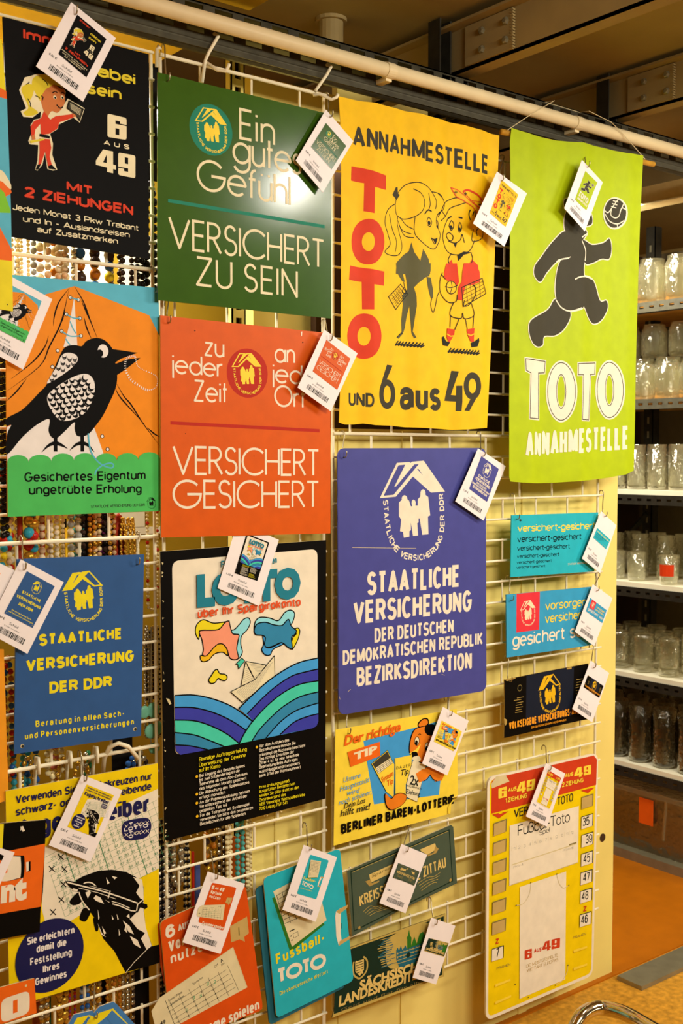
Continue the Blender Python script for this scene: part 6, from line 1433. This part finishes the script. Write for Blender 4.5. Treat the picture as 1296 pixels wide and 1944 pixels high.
for i in range(6):
    z = zsh[i]
    for row, dx in enumerate((.06, .165, .27)):
        kind = plan[i][0] if row == 0 else plan[i][2]; sp = plan[i][1] if row == 0 else .11; y = .76; j = 0
        while y > .12:
            kk = kind
            if i == 3 and row == 0 and j % 3 == 0: kk = 'tall_glass'
            nm = kk.replace('_', ' ')
            glass(kk, RX+dx, y, z, '%s %s, %s in %s row, %s rack shelf' % ('smoky glass' if i == 5 else 'clear', nm, (['farthest']+['%s from far end' % w for w in ('second','third','fourth','fifth','sixth','seventh','eighth','ninth')])[j], ('front','middle','rear')[row], RN[i]), 'glassware on the rack'); y -= sp; j += 1
    if i == 1:   # second layer of jars stacked on a tray behind
        for j in range(4): glass('patterned_jar', RX+.2, .74-.115*j, z+.153, 'clear patterned jar stacked on others, second rack shelf, %s from far end' % ('first','second','third','fourth')[j], 'glassware on the rack')
M_BOX = mat('pale_carton', (196,164,130), .7); 
q = Px(1235, 470, RX+.42); tag(bx('carton', (RX+.42, .2, zsh[0]+.001), (RX+.52, .9, zsh[0]+.2), M_BOX), 'pale carton behind the jars on the top shelf of the rack', 'box')
q = Px(1268, 1072, RX+.04)
t = empty('decorated_glass', (RX+.045, q.y, zsh[3]), 'clear tumbler with a small red and orange printed badge on the fourth rack shelf', 'glass')
o = glass_mesh('tumbler').build('tumbler', t, smooth=True)
b = MB(); b.lathe([(.0368,.045),(.0374,.07)], (0,0,0), mat('badge_red',(206,60,20),.4), 18); b.lathe([(.0362,.03),(.0368,.045)], (0,0,0), mat('badge_orange',(226,150,40),.4), 18); b.f = [f for i, f in enumerate(b.f) if 8 <= (i % 18) <= 11]; b.m = b.m[:len(b.f)]; b.build('badge', t)
for o in [o for o in SC.objects if o.get('category') == 'glass' and o.parent is None and o.type == 'MESH']:
    if abs(o.location.z-zsh[3]) < .01 and (Vector((o.location.x, o.location.y))-Vector((RX+.045, q.y))).length < .085: bpy.data.objects.remove(o)
# white trunking above the rack, plastic crate below
a = Px(1218, 356, 3.05); b = Px(1218, 390, 3.05)
struct(bx('trim_3', (3.05, -1.5, b.z), (3.12, 1.4, a.z), mat('trunking', (226,204,140), .5)))
struct(bx('trim_4', (3.12, -1.5, a.z+.02), (3.2, 1.4, a.z+.1), M_BEAM))
M_CRATE = glassmat('milky_plastic', (.8,.72,.62), .65); M_LAB = mat('orange_label', (226,92,14), .6)
q = Px(1170, 1500, RX+.02)
ct = empty('plastic_crate', (RX+.02, .3, .036), 'milky plastic crate with an orange label under the rack', 'crate')
ztop = .2+.0; m = MB(); H = Px(1240, 1512, RX+.02).z-.036
m.add([(0.02,-.18,0),(0.02,.36,0),(.28,.36,0),(.28,-.18,0),(0,-.19,H),(0,.38,H),(.30,.38,H),(.30,-.19,H)], [(0,1,5,4),(1,2,6,5),(2,3,7,6),(3,0,4,7),(0,3,2,1)], M_CRATE); m.build('tub', ct)
m = MB(); m.box((-.012,-.198,H-.004), (.31,.392,H+.014), M_CRATE); m.build('rim', ct)
for yy in (-.02, .12): MB().tube([(.002,yy,H),(.016,yy+.02,.06)], .006, M_CRATE, 6).build('rib', ct)
lab = Px(1227, 1550, RX+.02); m = MB(); m.box((-.004,lab.y-.8*.035-.3,H*.5), (-.001,lab.y+.03-.3,H*.93), M_LAB); m.build('label', ct)
M_DKTHING = mat('dark_contents', (110,92,76), .8); m = MB(); m.box((.05,-.1,.01), (.24,.28,H*.7), M_DKTHING); tag(m.build('crate_contents'), 'dark bundle inside the milky plastic crate', 'bundle').location = ct.location
# ------------------------------------------------------------------ chrome rail in the foreground
M_CHROME = mat('chrome', (214,200,170), .12, 1.0, .03)
def at(px, py, y): return Pw(px, py, y)
ys = -.38
P = [at(1070,2150,ys), at(1082,1990,ys), at(1096,1940,ys), at(1118,1918,ys), at(1145,1914,ys-.01), at(1185,1924,ys-.06), at(1225,1946,ys-.12), at(1300,1990,ys-.25)]
P3 = []
n = len(P)
for i in range(n-1):
    p0, p1, p2, p3 = P[max(i-1,0)], P[i], P[i+1], P[min(i+2,n-1)]
    for j in range(6):
        t_ = j/6; P3.append(.5*((2*p1)+(p2-p0)*t_+(2*p0-5*p1+4*p2-p3)*t_*t_+(3*p1-p0-3*p2+p3)*t_**3))
P3.append(P[-1])
lo = P3[0].copy(); lo.z = .0; hi = P3[-1].copy(); hi.z = 0.0
P3 = [lo]+P3+[hi+Vector((.02,0,0))]
tag(MB().tube(P3, .0155, M_CHROME, 16).build('chrome_rail', smooth=True), 'bent chrome tube rail standing in front of the cabinet panel, bottom right corner', 'rail')
bpy.context.view_layer.update()
